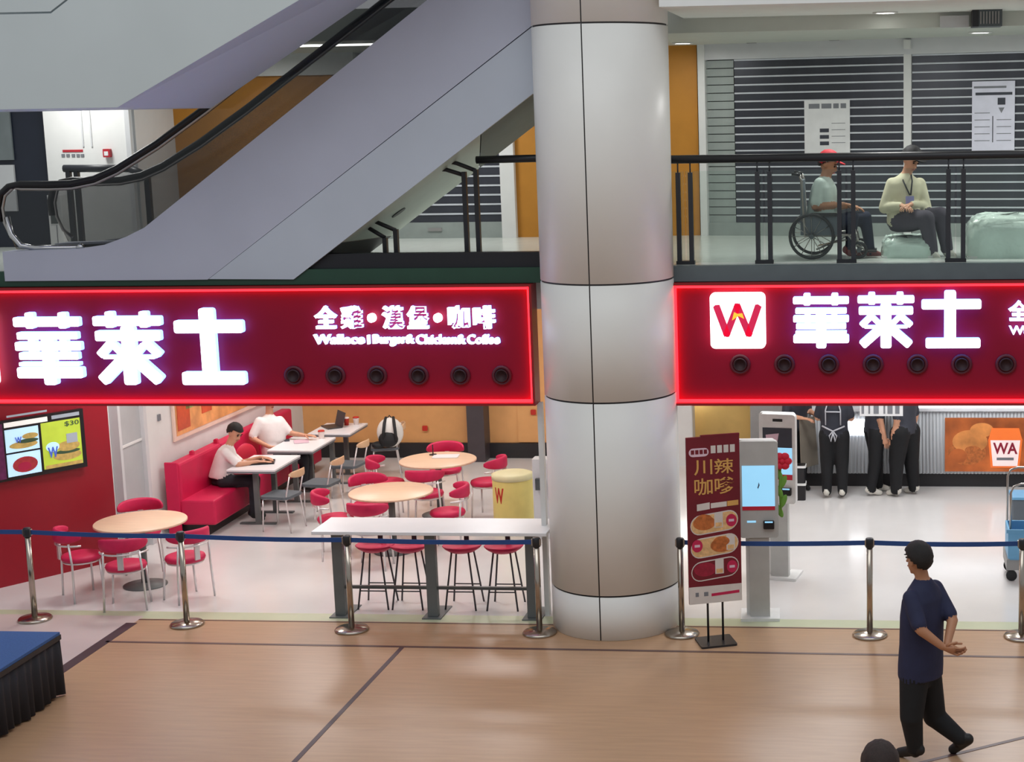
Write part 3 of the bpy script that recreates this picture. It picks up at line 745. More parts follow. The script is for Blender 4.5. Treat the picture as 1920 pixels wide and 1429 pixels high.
# underside of the escalator: foot painted black for the shade there, pale middle with a vent, darker top
def zso(x): return 3.54+.713*(x+6.01)
def soffit(xn0, xn1, xf0, xf1, m):
    P = [(xn0, -.02), (xn1, -.02), (xf1, 2.0), (xf0, 2.0)]
    vs = [(x, y, zso(x)) for x, y in P]+[(x, y, zso(x)+.025) for x, y in P]
    return EB(MB().add(vs, [(0, 3, 2, 1), (4, 5, 6, 7), (0, 1, 5, 4), (1, 2, 6, 5), (2, 3, 7, 6), (3, 0, 4, 7)]), 'soffit_panel', m)
soffit(-6.0, -5.50, -6.0, -5.62, 'kerb_shade_black')
uo = soffit(-5.49, -4.02, -5.61, -4.57, 'truss_pale')
soffit(-4.01, -2.36, -4.56, -2.36, 'truss_dark')
d_ = ray(747, 398); kk = 3.54+.713*6.01; t_ = (kk-(CAM.z-.713*CAM.x))/(d_.z-.713*d_.x); p = CAM+d_*t_
ax1 = Vector((1, 0, .713)).normalized(); ax2 = Vector((0, 1, 0)); nn = Vector((.713, 0, -1)).normalized(); n = 20
vs = [p+(ax1*math.cos(2*PI*k/n)+ax2*math.sin(2*PI*k/n))*.085+nn*o_ for o_ in (.012, -.01) for k in range(n)]
MB().add(vs, [tuple(range(n)), tuple(range(2*n-1, n-1, -1))]+[(k, n+k, n+(k+1) % n, (k+1) % n) for k in range(n)]).build('vent', 'vent_dark', uo)
EB(MB().prism_xz([(-9.0, 3.65), (-5.9, 3.65), (-2.4, zso(-2.4)+.03), (-2.4, zso(-2.4)+.5), (-7.5, 3.98), (-9.0, 3.8)], 1.97, 2.02), 'side_panel', 'esc_clad')
# upper escalator
e2 = thing('escalator', 'second grey escalator crossing the top left corner above the first', 'escalator', (-7, -1.3, 5.28)); EO2 = Vector((-7, -1.3, 5.28))
def EB2(mb, nm, m, bev=0):
    o = mb.build(nm, m, e2, bev); o.location = -EO2; return o
yA, yB = -1.30, -.18
j0, j1 = (-7.12, 5.28), (-3.5, 5.28+3.62*.517)
l0, l1, l2 = (-9.2, 6.16), (-7.69, 6.155), (-4.8, 6.155+2.89*.66)
fa, fb = gy(395, 203, yB), gy(690, 0, yB); fk = (fb.z-fa.z)/(fb.x-fa.x)
EB2(MB().prism_xz([(-9.2, 5.28), j0, j1, (-3.5, l2[1]-.2), (l2[0], l2[1]-.008), (l1[0], l1[1]-.01), (l0[0], l0[1]-.01)], yA, yA+.04), 'side_panel', 'esc_upper')
EB2(MB().prism_xz([(l0[0], l0[1]+.008), (l1[0]-.004, l1[1]+.008), (l2[0], l2[1]+.01), (-4.8, 8.6), (-9.2, 8.0)], yA, yA+.04), 'top_panel', 'esc_upper')
n0 = [(-9.2, yA+.002, 5.278), (j0[0], yA+.002, j0[1]-.002), (j1[0], yA+.002, j1[1]-.002)]
f0 = [(-9.2, yB, fa.z), (fa.x, yB, fa.z), (fa.x+2.9, yB, fa.z+2.9*fk)]
vs = n0+f0+[(x, y, z+.04) for x, y, z in n0+f0]
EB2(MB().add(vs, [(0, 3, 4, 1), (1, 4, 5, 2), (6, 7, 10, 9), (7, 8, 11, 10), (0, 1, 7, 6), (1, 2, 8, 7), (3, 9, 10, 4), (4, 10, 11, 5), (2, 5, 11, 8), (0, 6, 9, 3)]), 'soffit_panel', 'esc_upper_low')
EB2(MB().prism_xz([(-9.2, fa.z+.04), (fa.x, fa.z+.04), (fa.x+2.9, fa.z+2.9*fk+.04), (fa.x+2.9, 8.2), (-9.2, 7.8)], yB-.05, yB), 'far_panel', 'esc_upper')

# ================================================================== DINING FURNITURE
def vnorm(v): return Vector((v.x, v.y, 0)).normalized()
def face_rz(d): return math.atan2(d.y, d.x)-PI/2      # local +Y looks along d
def arc(r, z, a0, a1, n): return [(r*math.cos(a0+(a1-a0)*k/n), r*math.sin(a0+(a1-a0)*k/n), z) for k in range(n+1)]
def band(mb, r, th, z0, z1, a0, a1, n=26):
    # padded curved backrest: rounded section swept along an arc, tapering at its ends
    sec = [(-.5, .15), (-.5, .85), (-.25, 1), (.25, 1), (.5, .85), (.5, .15), (.25, 0), (-.25, 0)]
    vs = []; m = len(sec)
    for k in range(n+1):
        t = k/n; a = a0+(a1-a0)*t; e = min(1, math.sin(PI*t)**.35+.0) if 0 < t < 1 else .12
        zc = (z0+z1)/2; hh = (z1-z0)*max(.25, e)
        for (u, w) in sec:
            rr = r+u*th*max(.4, e); vs.append((rr*math.cos(a), rr*math.sin(a), zc-hh/2+w*hh))
    fs = [(k*m+i, (k+1)*m+i, (k+1)*m+(i+1) % m, k*m+(i+1) % m) for k in range(n) for i in range(m)]
    fs += [tuple(range(m)), tuple(range((n+1)*m-1, n*m-1, -1))]
    mb.add(vs, fs, True); return mb
def make_red_chair(label):
    t = thing('dining_chair', label, 'chair', group='red round-backed chairs')
    MB().lathe([(.0, .425), (.17, .425), (.205, .435), (.215, .46), (.205, .485), (.17, .497), (.0, .50)], n=28).build('seat', 'red_fabric', t)
    band(MB(), .25, .05, .66, .81, PI*1.07, PI*1.93).build('backrest', 'red_fabric', t)
    MB().tube(arc(.255, .635, PI*1.08, PI*1.92, 18), .011, 8).build('back_rail', 'leg_chrome', t)
    for sx in (-1, 1):
        MB().tube([(sx*.20, .15, 0), (sx*.17, .14, .43)], .012, 8).build('leg', 'leg_chrome', t)
        MB().tube([(sx*.22, -.17, 0), (sx*.20, -.16, .42), (sx*.185, -.178, .66)], .012, 8).build('leg', 'leg_chrome', t)
    MB().tube(arc(.19, .418, 0, 2*PI, 24)[:-1], .010, 6, closed=True).build('seat_ring', 'leg_chrome', t)
    MB().bb((-.03, -.245, .47), (.03, -.225, .67)).build('back_strut', 'leg_chrome', t)
    return t
chair0 = [None]
def red_chair(back, table, label, seat=None):
    if seat is None:
        d = vnorm(Vector(table)-Vector(back)); c = Vector(back)+d*.25
    else:
        c = Vector((seat.x, seat.y, 0)); d = vnorm(Vector(table)-c)
    c.z = 0; k = (Vector(table)-c).length
    if k < .66: c = Vector(table)-d*.66
    if chair0[0] is None:
        o = make_red_chair(label); o.location = (c.x, c.y, 0); o.rotation_euler = (0, 0, face_rz(d)); chair0[0] = o
    else: dup(chair0[0], (c.x, c.y, 0), face_rz(d), label)
def round_table(c, label):
    t = thing('round_table', label, 'table', (c.x, c.y, 0), 0, 'round beech tables')
    MB().lathe([(.0, .715), (.47, .715), (.50, .722), (.50, .74), (.495, .745), (.0, .745)], n=56).build('tabletop', 'beech', t)
    MB().lathe([(.0, .70), (.14, .70), (.14, .715)], n=20).build('plate', 'steel_dark', t)
    MB().lathe([(.04, .03), (.04, .70)], n=16).build('pedestal', 'post_grey', t)
    MB().lathe([(.24, 0), (.24, .012), (.05, .035), (.0, .035)], n=32).build('base', 'post_grey', t)
    return t
T1, T2, T3 = Vector((-8.33, .93, 0)), Vector((-5.92, 2.42, 0)), Vector((-5.85, 4.21, 0))
round_table(T1, 'round beech table nearest the crimson wall')
round_table(T2, 'round beech table just behind the high white table')
round_table(T3, 'round beech table farthest back by the dark post')
red_chair(None, T1, 'red chair nearest the mall at the table by the crimson wall', gz(236, 1055, .49))
red_chair(None, T1, 'red chair against the crimson wall, left of the first round table', gz(158, 1037, .49))
red_chair(None, T1, 'red chair behind the second belt post, right of the first round table', gz(347, 1040, .49))
red_chair(gz(262, 947, .80), T1, 'red chair on the far side of the table by the crimson wall')
red_chair(gz(642, 928, .74), T2, 'red chair at the left of the middle round table')
red_chair(gz(690, 893, .80), T2, 'red chair at the far side of the middle round table')
red_chair(gz(842, 918, .74), T2, 'red chair at the right of the middle round table')
red_chair(gz(690, 955, .70), T2, 'red chair in front of the middle round table, back to the mall')
red_chair(gz(738, 862, .76), T3, 'red chair at the left of the farthest round table')
red_chair(gz(832, 838, .79), T3, 'red chair at the far side of the farthest round table')
red_chair(gz(925, 862, .76), T3, 'red chair at the right of the farthest round table beside the yellow bin')
red_chair(gz(790, 893, .74), T3, 'red chair in front of the farthest round table')

# high table with stools
HT = .965
ha, hb = gz(583, 997, HT), gz(1026, 998, HT)
ya_, yb_ = ha.y, gz(820, 971, HT).y
t = thing('high_table', 'long white high table on grey posts beside the column', 'table', ((ha.x+hb.x)/2, (ya_+yb_)/2, 0)); ho = Vector(t.location)
def HB(mb, nm, m, bev=0):
    o = mb.build(nm, m, t, bev); o.location = -ho; return o
HB(MB().bb((ha.x, ya_, HT-.035), (hb.x-.0, yb_, HT)), 'tabletop', 'white_top', .004)
pxs = [gz(u, v).x for u, v in ((640, 1155), (815, 1155), (1001, 1158))]; py = -.08
for x in pxs:
    HB(MB().bb((x-.055, py-.04, .012), (x+.055, py+.04, HT-.035)), 'leg', 'post_grey', .006)
    HB(MB().bb((x-.10, py-.10, 0), (x+.10, py+.35, .012)), 'foot_plate', 'post_grey')
for i in range(2):
    HB(MB().bb((pxs[i]+.055, py-.02, .30), (pxs[i+1]-.055, py+.02, .33)), 'footrail', 'steel_dark')
HB(MB().bb((pxs[0]-.03, py+.0, HT-.09), (pxs[2]+.03, py+.03, HT-.035)), 'apron', 'post_grey')
def make_stool(label):
    s = thing('bar_stool', label, 'stool', group='red bar stools')
    MB().lathe([(.0, .60), (.13, .605), (.185, .64), (.21, .668), (.20, .675), (.12, .655), (.0, .648)], n=28, sy=.95).build('seat', 'red_fabric', s)
    band(MB(), .19, .035, .76, .88, PI*.22, PI*.78, 16).build('backrest', 'red_fabric', s)
    MB().bb((-.025, .175, .63), (.025, .195, .80)).build('back_strut', 'black_base', s)
    for sx in (-1, 1):
        for sy in (-1, 1):
            MB().tube([(sx*.165, sy*.17, 0), (sx*.09, sy*.10, .62)], .010, 8).build('leg', 'leg_dark', s)
    MB().tube([(-.14, -.15, .2), (.14, -.15, .2)], .007, 6).build('footrest', 'leg_dark', s)
    MB().tube([(-.14, .15, .2), (.14, .15, .2)], .007, 6).build('footrest', 'leg_dark', s)
    return s
st0 = None
for i, (u, lab) in enumerate(((704, 'red bar stool first from the left at the high table'), (768, 'red bar stool left of the middle post of the high table'), (867, 'red bar stool right of the middle post of the high table'), (945, 'red bar stool nearest the column at the high table'))):
    x = gy(u, 1035, .30).x
    if st0 is None: st0 = make_stool(lab); st0.location = (x, .30, 0)
    else: dup(st0, (x, .30, 0), 0, lab)

# red banquette
bo = Vector((-8.85, 4.8, 0)); bn = thing('banquette', 'long red upholstered bench against the white wall', 'bench', bo)
bx0, bx1, by0, by1 = -8.96, -8.40, 3.05, 6.9
def BB(mb, nm, m, bev=0):
    o = mb.build(nm, m, bn, bev); o.location = -bo; return o
BB(MB().bb((bx0+.02, by0+.06, 0), (bx1-.12, by1, .14)), 'plinth', 'black_base')
n = 3; L = (by1-by0)/n
for i in range(n):
    BB(MB().bb((bx0+.1, by0+i*L+.004, .14), (bx1, by0+(i+1)*L-.004, .46)), 'seat', 'red_bench', .025)
    BB(MB().bb((bx0-.03, by0+i*L+.004, .30), (bx0+.14, by0+(i+1)*L-.004, .93)), 'backrest', 'red_bench', .03)
BB(MB().bb((bx0-.05, by0-.03, 0), (bx0+.12, by0, .95)), 'end_panel', 'red_bench', .01)
for (yy) in (3.6, 4.35):
    BB(MB().rplate((bx0+.06, yy, .95), .05, .07, .05, .02), 'button', 'red_bench')
# white tables by the bench
def white_table(u, v, label, xw=.64, yw=.92):
    c = gz(u, v, .75)
    q = thing('dining_table', label, 'table', (c.x, c.y, 0), 0, 'white tables by the bench')
    MB().bb((-xw/2, -yw/2, .725), (xw/2, yw/2, .75)).build('tabletop', 'white_top', q, .004)
    MB().bb((-xw/2+.004, -yw/2+.004, .70), (xw/2-.004, yw/2-.004, .725)).build('edge', 'edge_grey', q)
    for sy in (-1, 1):
        MB().bb((-.03, sy*.30-.03, .02), (.03, sy*.30+.03, .70)).build('leg', 'post_grey', q)
        MB().bb((-.24, sy*.30-.035, 0), (.24, sy*.30+.035, .02)).build('foot', 'post_grey', q)
    return c
w1 = white_table(495, 867, 'white table with a black tray before the man at the bench')
w2 = white_table(566, 832, 'white table in the middle of the row by the bench')
w3 = white_table(634, 803, 'white table with the laptop farthest along the bench', .62, .80)
def make_grey_chair(label, seatm='grey_seat'):
    s = thing('cafe_chair', label, 'chair', group='grey chairs with wooden backs')
    MB().rbox((0, 0, .445), (.40, .40, .035), .06).build('seat', seatm, s)
    band(MB(), .30, .018, .70, .80, PI*1.28, PI*1.72, 14).build('backrest', 'wood_back', s)
    for sx in (-1, 1):
        MB().tube([(sx*.18, .18, 0), (sx*.17, .16, .43)], .010, 8).build('leg', 'leg_chrome', s)
        MB().tube([(sx*.19, -.22, 0), (sx*.175, -.16, .43), (sx*.175, -.24, .76)], .010, 8).build('leg', 'leg_chrome', s)
    MB().tube([(-.17, .16, .42), (.17, .16, .42), (.175, -.16, .42), (-.175, -.16, .42)], .008, 6, closed=True).build('seat_frame', 'leg_chrome', s)
    return s
gc0 = None
for (u, v, d, lab) in ((527, 926, (-1, .15), 'grey chair with wooden back across from the man at the bench'), (603, 903, (-1, .12), 'grey chair with wooden back at the middle white table'), (652, 869, (-1, .1), 'grey chair with wooden back at the laptop table'), (722, 836, (-1, -.3), 'grey chair by the ochre wall holding the backpack')):
    c = gz(u, v, .46); d = Vector((d[0], d[1], 0))
    if gc0 is None: gc0 = make_grey_chair(lab); gc0.location = (c.x, c.y, 0); gc0.rotation_euler = (0, 0, face_rz(d))
    else: last = dup(gc0, (c.x, c.y, 0), face_rz(d), lab)
# backpack on the last chair
c = gz(728, 838, .47)
bk = thing('backpack', 'black and white backpack standing on the chair by the ochre wall', 'backpack', (c.x+.04, c.y, .463), .2)
MB().ell((0, 0, .22), (.19, .13, .22), 20, 14).build('body', 'pack_white', bk)
MB().ell((-.02, -.10, .14), (.14, .06, .12), 16, 10).build('front_pocket', 'pack_black', bk)
for x in (-.08, .09): MB().tube([(x, -.12, .10), (x, -.155, .24), (x*.8, -.10, .38), (x*.6, .0, .44)], .022, 8).build('strap', 'pack_black', bk)
MB().tube([(-.03, 0, .43), (0, 0, .47), (.03, 0, .43)], .01, 6).build('handle', 'pack_black', bk)
MB().ell((-.17, -.03, .05), (.10, .10, .05), 14, 8).build('side_flap', 'pack_black', bk)
# things on the tables
c = gz(490, 868, .752); tr = thing('serving_tray', 'black tray lying on the table before the man', 'tray', (c.x, c.y, .75), .3)
MB().bb((-.17, -.12, 0), (.17, .12, .008)).build('base', 'tv_black', tr)
for a_, b_ in (((-.17, -.12, .008), (.17, -.11, .02)), ((-.17, .11, .008), (.17, .12, .02)), ((-.17, -.11, .008), (-.16, .11, .02)), ((.16, -.11, .008), (.17, .11, .02))): MB().bb(a_, b_).build('edge', 'tv_black', tr)
for (u, v, r, col, lab) in ((603, 822, .045, 'paper_cup', 'pink paper cup on the middle white table'), (650, 797, .04, 'w_red', 'dark red cup on the laptop table near its end'), (668, 796, .045, 'paper_cup', 'pale cup at the end of the laptop table')):
    c = gz(u, v, .752); q = thing('paper_cup', lab, 'cup', (c.x, c.y, .75), 0, 'cups on the white tables')
    MB().lathe([(r*.75, 0), (r, .10), (r, .105), (r*.9, .10), (r*.68, .01)], n=18).build('body', col, q)
    MB().lathe([(r*1.06, .10), (r*1.06, .11), (r*.8, .12), (0, .12)], n=18).build('lid', 'w_red' if col == 'paper_cup' else 'paper_cup', q)
for i, (u, v, m, lab) in enumerate(((565, 828, 'banner_pink', 'pink paper sheet on the middle white table'), (538, 826, 'print_dark', 'small dark phone on the middle white table'))):
    c = gz(u, v, .752); tag(MB().rbox((0, 0, .004), ((.2, .26, .004) if i == 0 else (.07, .15, .008)), .012, .4).build('paper_sheet' if i == 0 else 'phone', m), lab, 'paper' if i == 0 else 'phone').location = (c.x, c.y, .752)
c = gz(622, 801, .752); lt = thing('laptop', 'open dark laptop on the farthest white table', 'laptop', (c.x, c.y, .75), -.9)
MB().rbox((0, 0, .009), (.32, .22, .016), .012).build('keyboard_base', 'laptop_grey', lt)
R_ = Matrix.Rotation(-.25, 3, 'X'); MB().box((0, .135, .115), (.32, .010, .21), R=R_).build('screen', 'laptop_grey', lt)
c = gz(482, 830, .72); cu_ = thing('cushion', 'round red cushion between the two men on the bench', 'cushion', (-8.62, 4.62, .463), 1.1)
MB().ell((0, 0, .20), (.19, .06, .20), 24, 14).build('pad', 'cushion_red', cu_)
MB().tube([(.185*math.cos(2*PI*k/28), 0, .20+.195*math.sin(2*PI*k/28)) for k in range(28)], .01, 6, closed=True).build('piping', 'red_bench', cu_)
# condiment stand and papers on the farthest round table
c = gz(812, 853, .746); q = thing('card_stand', 'small dark card stand on the farthest round table', 'stand', (c.x, c.y, .745))
MB().lathe([(.05, 0), (.05, .01), (.0, .012)], n=16).build('base', 'tv_black', q); MB().tube([(0, 0, .01), (0, 0, .14)], .007, 6).build('rod', 'tv_black', q)
c = gz(836, 856, .746); tag(MB().rbox((0, 0, .004), (.34, .22, .006), .02, .1).build('paper_mat', 'white_top'), 'white paper mat lying on the farthest round table', 'paper').location = (c.x, c.y, .746)
# yellow bin
p0, p1 = gz(965, 985), None
c = Vector((-4.72, 3.6, 0)); bnn = thing('litter_bin', 'pale yellow round bin printed with a red letter', 'bin', c)
MB().lathe([(.245, 0), (.255, .02), (.255, .64), (.25, .66)], n=40).build('drum', 'bin_yellow', bnn)
MB().lathe([(.262, .64), (.262, .70), (.22, .715), (.0, .715)], n=40).build('lid', 'bin_top', bnn)
wl = text('W', 'w_red', bnn, -.21, -.06, .36, .56, -.2, .10, .03, 'letter')
for v in wl.data.vertices:
    r = .257 if v.co.y < -.25 else .250
    a_ = -PI/2 + v.co.x/.256; v.co = (r*math.cos(a_), r*math.sin(a_), v.co.z)
# small dark box and white cloth by the column at the far right of the dining room
a = gy(1012, 908, 3.0); tag(MB().bb((-.05, -.03, -.07), (.05, .03, .07)).build('wall_box', 'steel_dark'), 'small dark square box on the low white post by the column', 'box').location = (a.x, 3.0, a.z)
tag(MB().rbox((0, 0, (a.z+.3)/2), (.30, .20, a.z+.3), .02).build('low_post', 'white_panel'), 'low white post unit beside the column', 'post').location = (a.x+.05, 3.14, 0)
# picture on the white wall
y0_, y1_ = gx(331, 800, -9.03).y, gx(470, 765, -9.0).y
z0_ = gx(331, 830, -9.03).z
pic = thing('wall_picture', 'long food picture with green and orange scene over the bench', 'picture', (0, 0, 0))
def onw(y, z, o): return (cx(y)+o, y, z)
def wallquad(ya, yb, za, zb, o0, o1, nm, m):
    mb = MB(); mb.add([onw(ya, za, o0), onw(yb, za, o0), onw(yb, zb, o0), onw(ya, zb, o0), onw(ya, za, o1), onw(yb, za, o1), onw(yb, zb, o1), onw(ya, zb, o1)],
           [(0, 3, 2, 1), (4, 5, 6, 7), (0, 1, 5, 4), (1, 2, 6, 5), (2, 3, 7, 6), (3, 0, 4, 7)]); return mb.build(nm, m, pic)
wallquad(y0_, 6.9, z0_, 2.3, .004, .03, 'frame', 'picture_frame')
wallquad(y0_+.06, 6.84, z0_+.06, 2.24, .03, .034, 'print', 'picture_warm')
wallquad(y0_+.5, 5.6, z0_+.36, 1.9, .034, .037, 'print', 'picture_slate')
wallquad(y0_+.35, y0_+.9, z0_+.36, 1.7, .037, .039, 'print', 'picture_green')
wallquad(y0_+.10, y0_+.45, z0_+.12, z0_+.55, .034, .039, 'print', 'picture_red')
for k in range(6): wallquad(y0_+.8+k*.45, y0_+1.1+k*.45, z0_+.22+.02*(k % 3), z0_+.36+.02*(k % 2), .034, .038, 'print', 'picture_red')
a = gx(300, 783, -9.08); tag(MB().bb((0, -.03, -.04), (.02, .03, .04)).build('wall_switch', 'print_grey'), 'small grey switch plate on the white wall beside the picture', 'switch').location = (cx(a.y)+.001, a.y, a.z)

# ================================================================== MENU SCREEN on the crimson wall
def onR(u, v, off): 
    p = hit(u, v, A0+wn*off, wn); return (p-A0).dot(wdir), p.z
wa = math.atan2(wdir.y, wdir.x)
(tx1, tz1), (tx1b, tz0) = onR(155, 766, .06), onR(158, 876, .06)
tx0 = -.5
tv = thing('menu_screen', 'wide lit menu screen of burgers on the crimson wall', 'screen', A0+wn*.001, wa)
MB().bb((tx0, -.06, tz0), (tx1, 0, tz1)).build('case', 'tv_black', tv)
def scr(u0, v0, u1, v1, m, o=.062, nm='picture_tile', shape=None):
    (xa, za), (xb, zb) = onR(u0, v0, o), onR(u1, v1, o)
    if shape == 'o':
        mb = MB(); n = 20; pts = [((xa+xb)/2+(xb-xa)/2*math.cos(2*PI*k/n), (za+zb)/2+(za-zb)/2*math.sin(2*PI*k/n)) for k in range(n)]
        return mb.prism_xz(pts, -o, -o+.002).build(nm, m, tv)
    return MB().bb((xa, -o, zb), (xb, -o+.003, za)).build(nm, m, tv)
scr(12, 780, 88, 772, 'scr_grey'); 
(xa, zb_), (xb, zt_) = onR(8, 893, .062), onR(72, 790, .062)
H = tz1-tz0
def loc(x0, x1, f0, f1, m, o=.062, nm='picture_tile', shape=None):
    z0, z1 = tz0+f0*H, tz0+f1*H
    if shape == 'o':
        n = 20; pts = [((x0+x1)/2+(x1-x0)/2*math.cos(2*PI*k/n), (z0+z1)/2+(z1-z0)/2*math.sin(2*PI*k/n)) for k in range(n)]
        return MB().prism_xz(pts, -o, -o+.002).build(nm, m, tv)
    return MB().bb((x0, -o, z0), (x1, -o+.002, z1)).build(nm, m, tv)
xg = onR(78, 820, .062)[0]; xr_ = onR(152, 820, .062)[0]; xl_ = onR(10, 830, .062)[0]; xq = onR(73, 820, .062)[0]
loc(tx0+.03, xl_-.02, .04, .95, 'scr_purple'); loc(xl_, onR(90, 800, .062)[0], .88, .96, 'scr_white'); loc(onR(98, 800, .062)[0], xr_, .90, .96, 'scr_grey')
loc(xl_, xq, .46, .84, 'scr_sky'); loc(xl_, xq, .06, .43, 'scr_sky'); loc(xg, xr_, .08, .86, 'scr_green')
wq = xq-xl_; wg = xr_-xg
loc(xl_+.1*wq, xl_+.95*wq, .50, .62, 'scr_bun', .064, shape='o'); loc(xl_+.35*wq, xl_+.98*wq, .58, .65, 'scr_dark', .0655, shape='o'); loc(xl_+.5*wq, xl_+.98*wq, .64, .74, 'scr_bun', .065, shape='o')
loc(xl_+.15*wq, xl_+.9*wq, .10, .36, 'scr_meat', .064, shape='o'); loc(xl_+.3*wq, xl_+.7*wq, .13, .27, 'badge_red', .0655, shape='o')
loc(xg+.25*wg, xg+.98*wg, .18, .34, 'scr_bun', .064, shape='o'); loc(xg+.3*wg, xg+.95*wg, .29, .36, 'scr_dark', .065, shape='o'); loc(xg+.35*wg, xg+.95*wg, .33, .50, 'scr_bun', .066, shape='o')
loc(xg+.62*wg, xg+.9*wg, .46, .62, 'scr_grey', .067); loc(xg+.04*wg, xr_-.02*wg, .08, .14, 'scr_bun', .0665)
loc(xg+.08*wg, xg+.42*wg, .36, .52, 'scr_sky', .0675, shape='o')
text('W', 'scr_blue', tv, xg+.12*wg, xg+.38*wg, tz0+.26*H, tz0+.44*H, -.0675, .003, .03, 'letter'); text('$30', 'scr_dark', tv, xg+.60*wg, xg+.97*wg, tz0+.74*H, tz0+.83*H, -.0645, .003, .01, 'lettering')
text('W', 'scr_blue', tv, xl_+.28*wq, xl_+.48*wq, tz0+.60*H, tz0+.70*H, -.0665, .003, .03, 'letter')
# ================================================================== BELT POSTS
SPX = [(66, 1162), (351, 1172), (660, 1182), (1012, 1188), (1279, 1190), (1631, 1192), (1915, 1195)]
SL_ = ['belt post in front of the crimson wall at far left', 'belt post before the round table by the crimson wall', 'belt post at the left end of the high table', 'belt post close to the left of the round column', 'belt post between the round column and the standing banner', 'belt post between the kiosk and the walking man', 'belt post at the far right beside the blue trolley']
bp0 = None; bpos = []
def make_post(label):
    s = thing('belt_post', label, 'belt post', group='belt barrier posts')
    MB().lathe([(.17, 0), (.175, .012), (.16, .03), (.06, .045), (.032, .05), (.0, .05)], n=36).build('base', 'stanchion', s)
    MB().lathe([(.03, .045), (.03, .90)], n=20).build('pole', 'stanchion', s)
    MB().lathe([(.036, .90), (.04, .905), (.04, .985), (.034, .995), (.0, .995)], n=20).build('belt_head', 'rail_black', s)
    for sx in (-1, 1): MB().bb((sx*.035-.012, -.018, .915), (sx*.035+.012, .018, .98)).build('belt_clip', 'steel', s)
    return s
for (u, v), lab in zip(SPX, SL_):
    p = gz(u, v); bpos.append(p)
    if bp0 is None: bp0 = make_post(lab); bp0.location = (p.x, p.y, 0)
    else: dup(bp0, (p.x, p.y, 0), 0, lab)
bl = ['blue belt running out of frame left of the first post', 'blue belt across the round table by the crimson wall', 'blue belt between the second post and the high table', 'blue belt in front of the high table stools', 'blue belt behind the standing banner to the kiosk', 'blue belt behind the head of the walking man']
segs = [(bpos[0]+Vector((-2.2, .15, 0)), bpos[0]), (bpos[0], bpos[1]), (bpos[1], bpos[2]), (bpos[2], bpos[3]), (bpos[4], bpos[5]), (bpos[5], bpos[6])]
for i, (a, b) in enumerate(segs):
    n = 12; vs = []; d = vnorm(b-a); q = Vector((-d.y, d.x, 0))*.003
    a = a+d*.042; b = b-d*.042
    for k in range(n+1):
        t_ = k/n; p = a+(b-a)*t_; sag = .012*4*t_*(1-t_)
        for zz_ in (.925, .972):
            for sg_ in (-1, 1): vs.append((p.x+sg_*q.x, p.y+sg_*q.y, zz_-sag))
    fs = []
    for k in range(n):
        o = 4*k; fs += [(o, o+4, o+6, o+2), (o+1, o+3, o+7, o+5), (o+2, o+6, o+7, o+3), (o, o+1, o+5, o+4)]
    fs += [(0, 2, 3, 1), (4*n, 4*n+1, 4*n+3, 4*n+2)]
    o = MB().add(vs, fs).build('barrier_belt', 'belt_blue'); tag(o, bl[i], 'belt', 'blue barrier belts')

# ================================================================== STAGE CORNER
sa, sb = gz(112, 1185, .6), gz(0, 1245, .6)
sx1, sy1 = sa.x, sa.y
stg = thing('stage_platform', 'low blue carpeted stage with black pleated skirt at bottom left', 'stage', (sx1-1.5, sy1-1.5, 0)); so = Vector(stg.location)
def SB(mb, nm, m):
    o = mb.build(nm, m, stg); o.location = -so; return o
SB(MB().bb((sx1-4, sy1-4, .55), (sx1, sy1, .60)), 'deck', 'carpet_blue')
SB(MB().bb((sx1-4, sy1-4, .53), (sx1+.006, sy1+.006, .575)), 'edge', 'black_base')
SB(MB().bb((sx1-3.9, sy1-3.9, 0), (sx1-.12, sy1-.12, .53)), 'frame', 'black_base')
def pleat(p, q, nrm):
    p, q = Vector(p), Vector(q); L = (q-p).length; N = int(L/.018); vs = []; fs = []
    for k in range(N+1):
        s_ = k/N*L; w_ = .018*math.sin(2*PI*s_/.12)+.012*math.sin(2*PI*s_/.31+1.3)
        for (z, f_) in ((.53, .25), (.35, .7), (.02, 1.2)):
            c = p+(q-p)*(k/N)+Vector(nrm)*(w_*f_-.015); vs.append((c.x, c.y, z+(.012*math.sin(s_*9) if z < .1 else 0)))
    for k in range(N):
        for j in range(2): fs.append((k*3+j, (k+1)*3+j, (k+1)*3+j+1, k*3+j+1))
    mb = MB().add(vs, fs, True); o = SB(mb, 'skirt', 'skirt_black'); sm = o.modifiers.new('solid', 'SOLIDIFY'); sm.thickness = .004
pleat((sx1, sy1, 0), (sx1, sy1-4, 0), (1, 0, 0)); pleat((sx1-4, sy1, 0), (sx1, sy1, 0), (0, 1, 0))

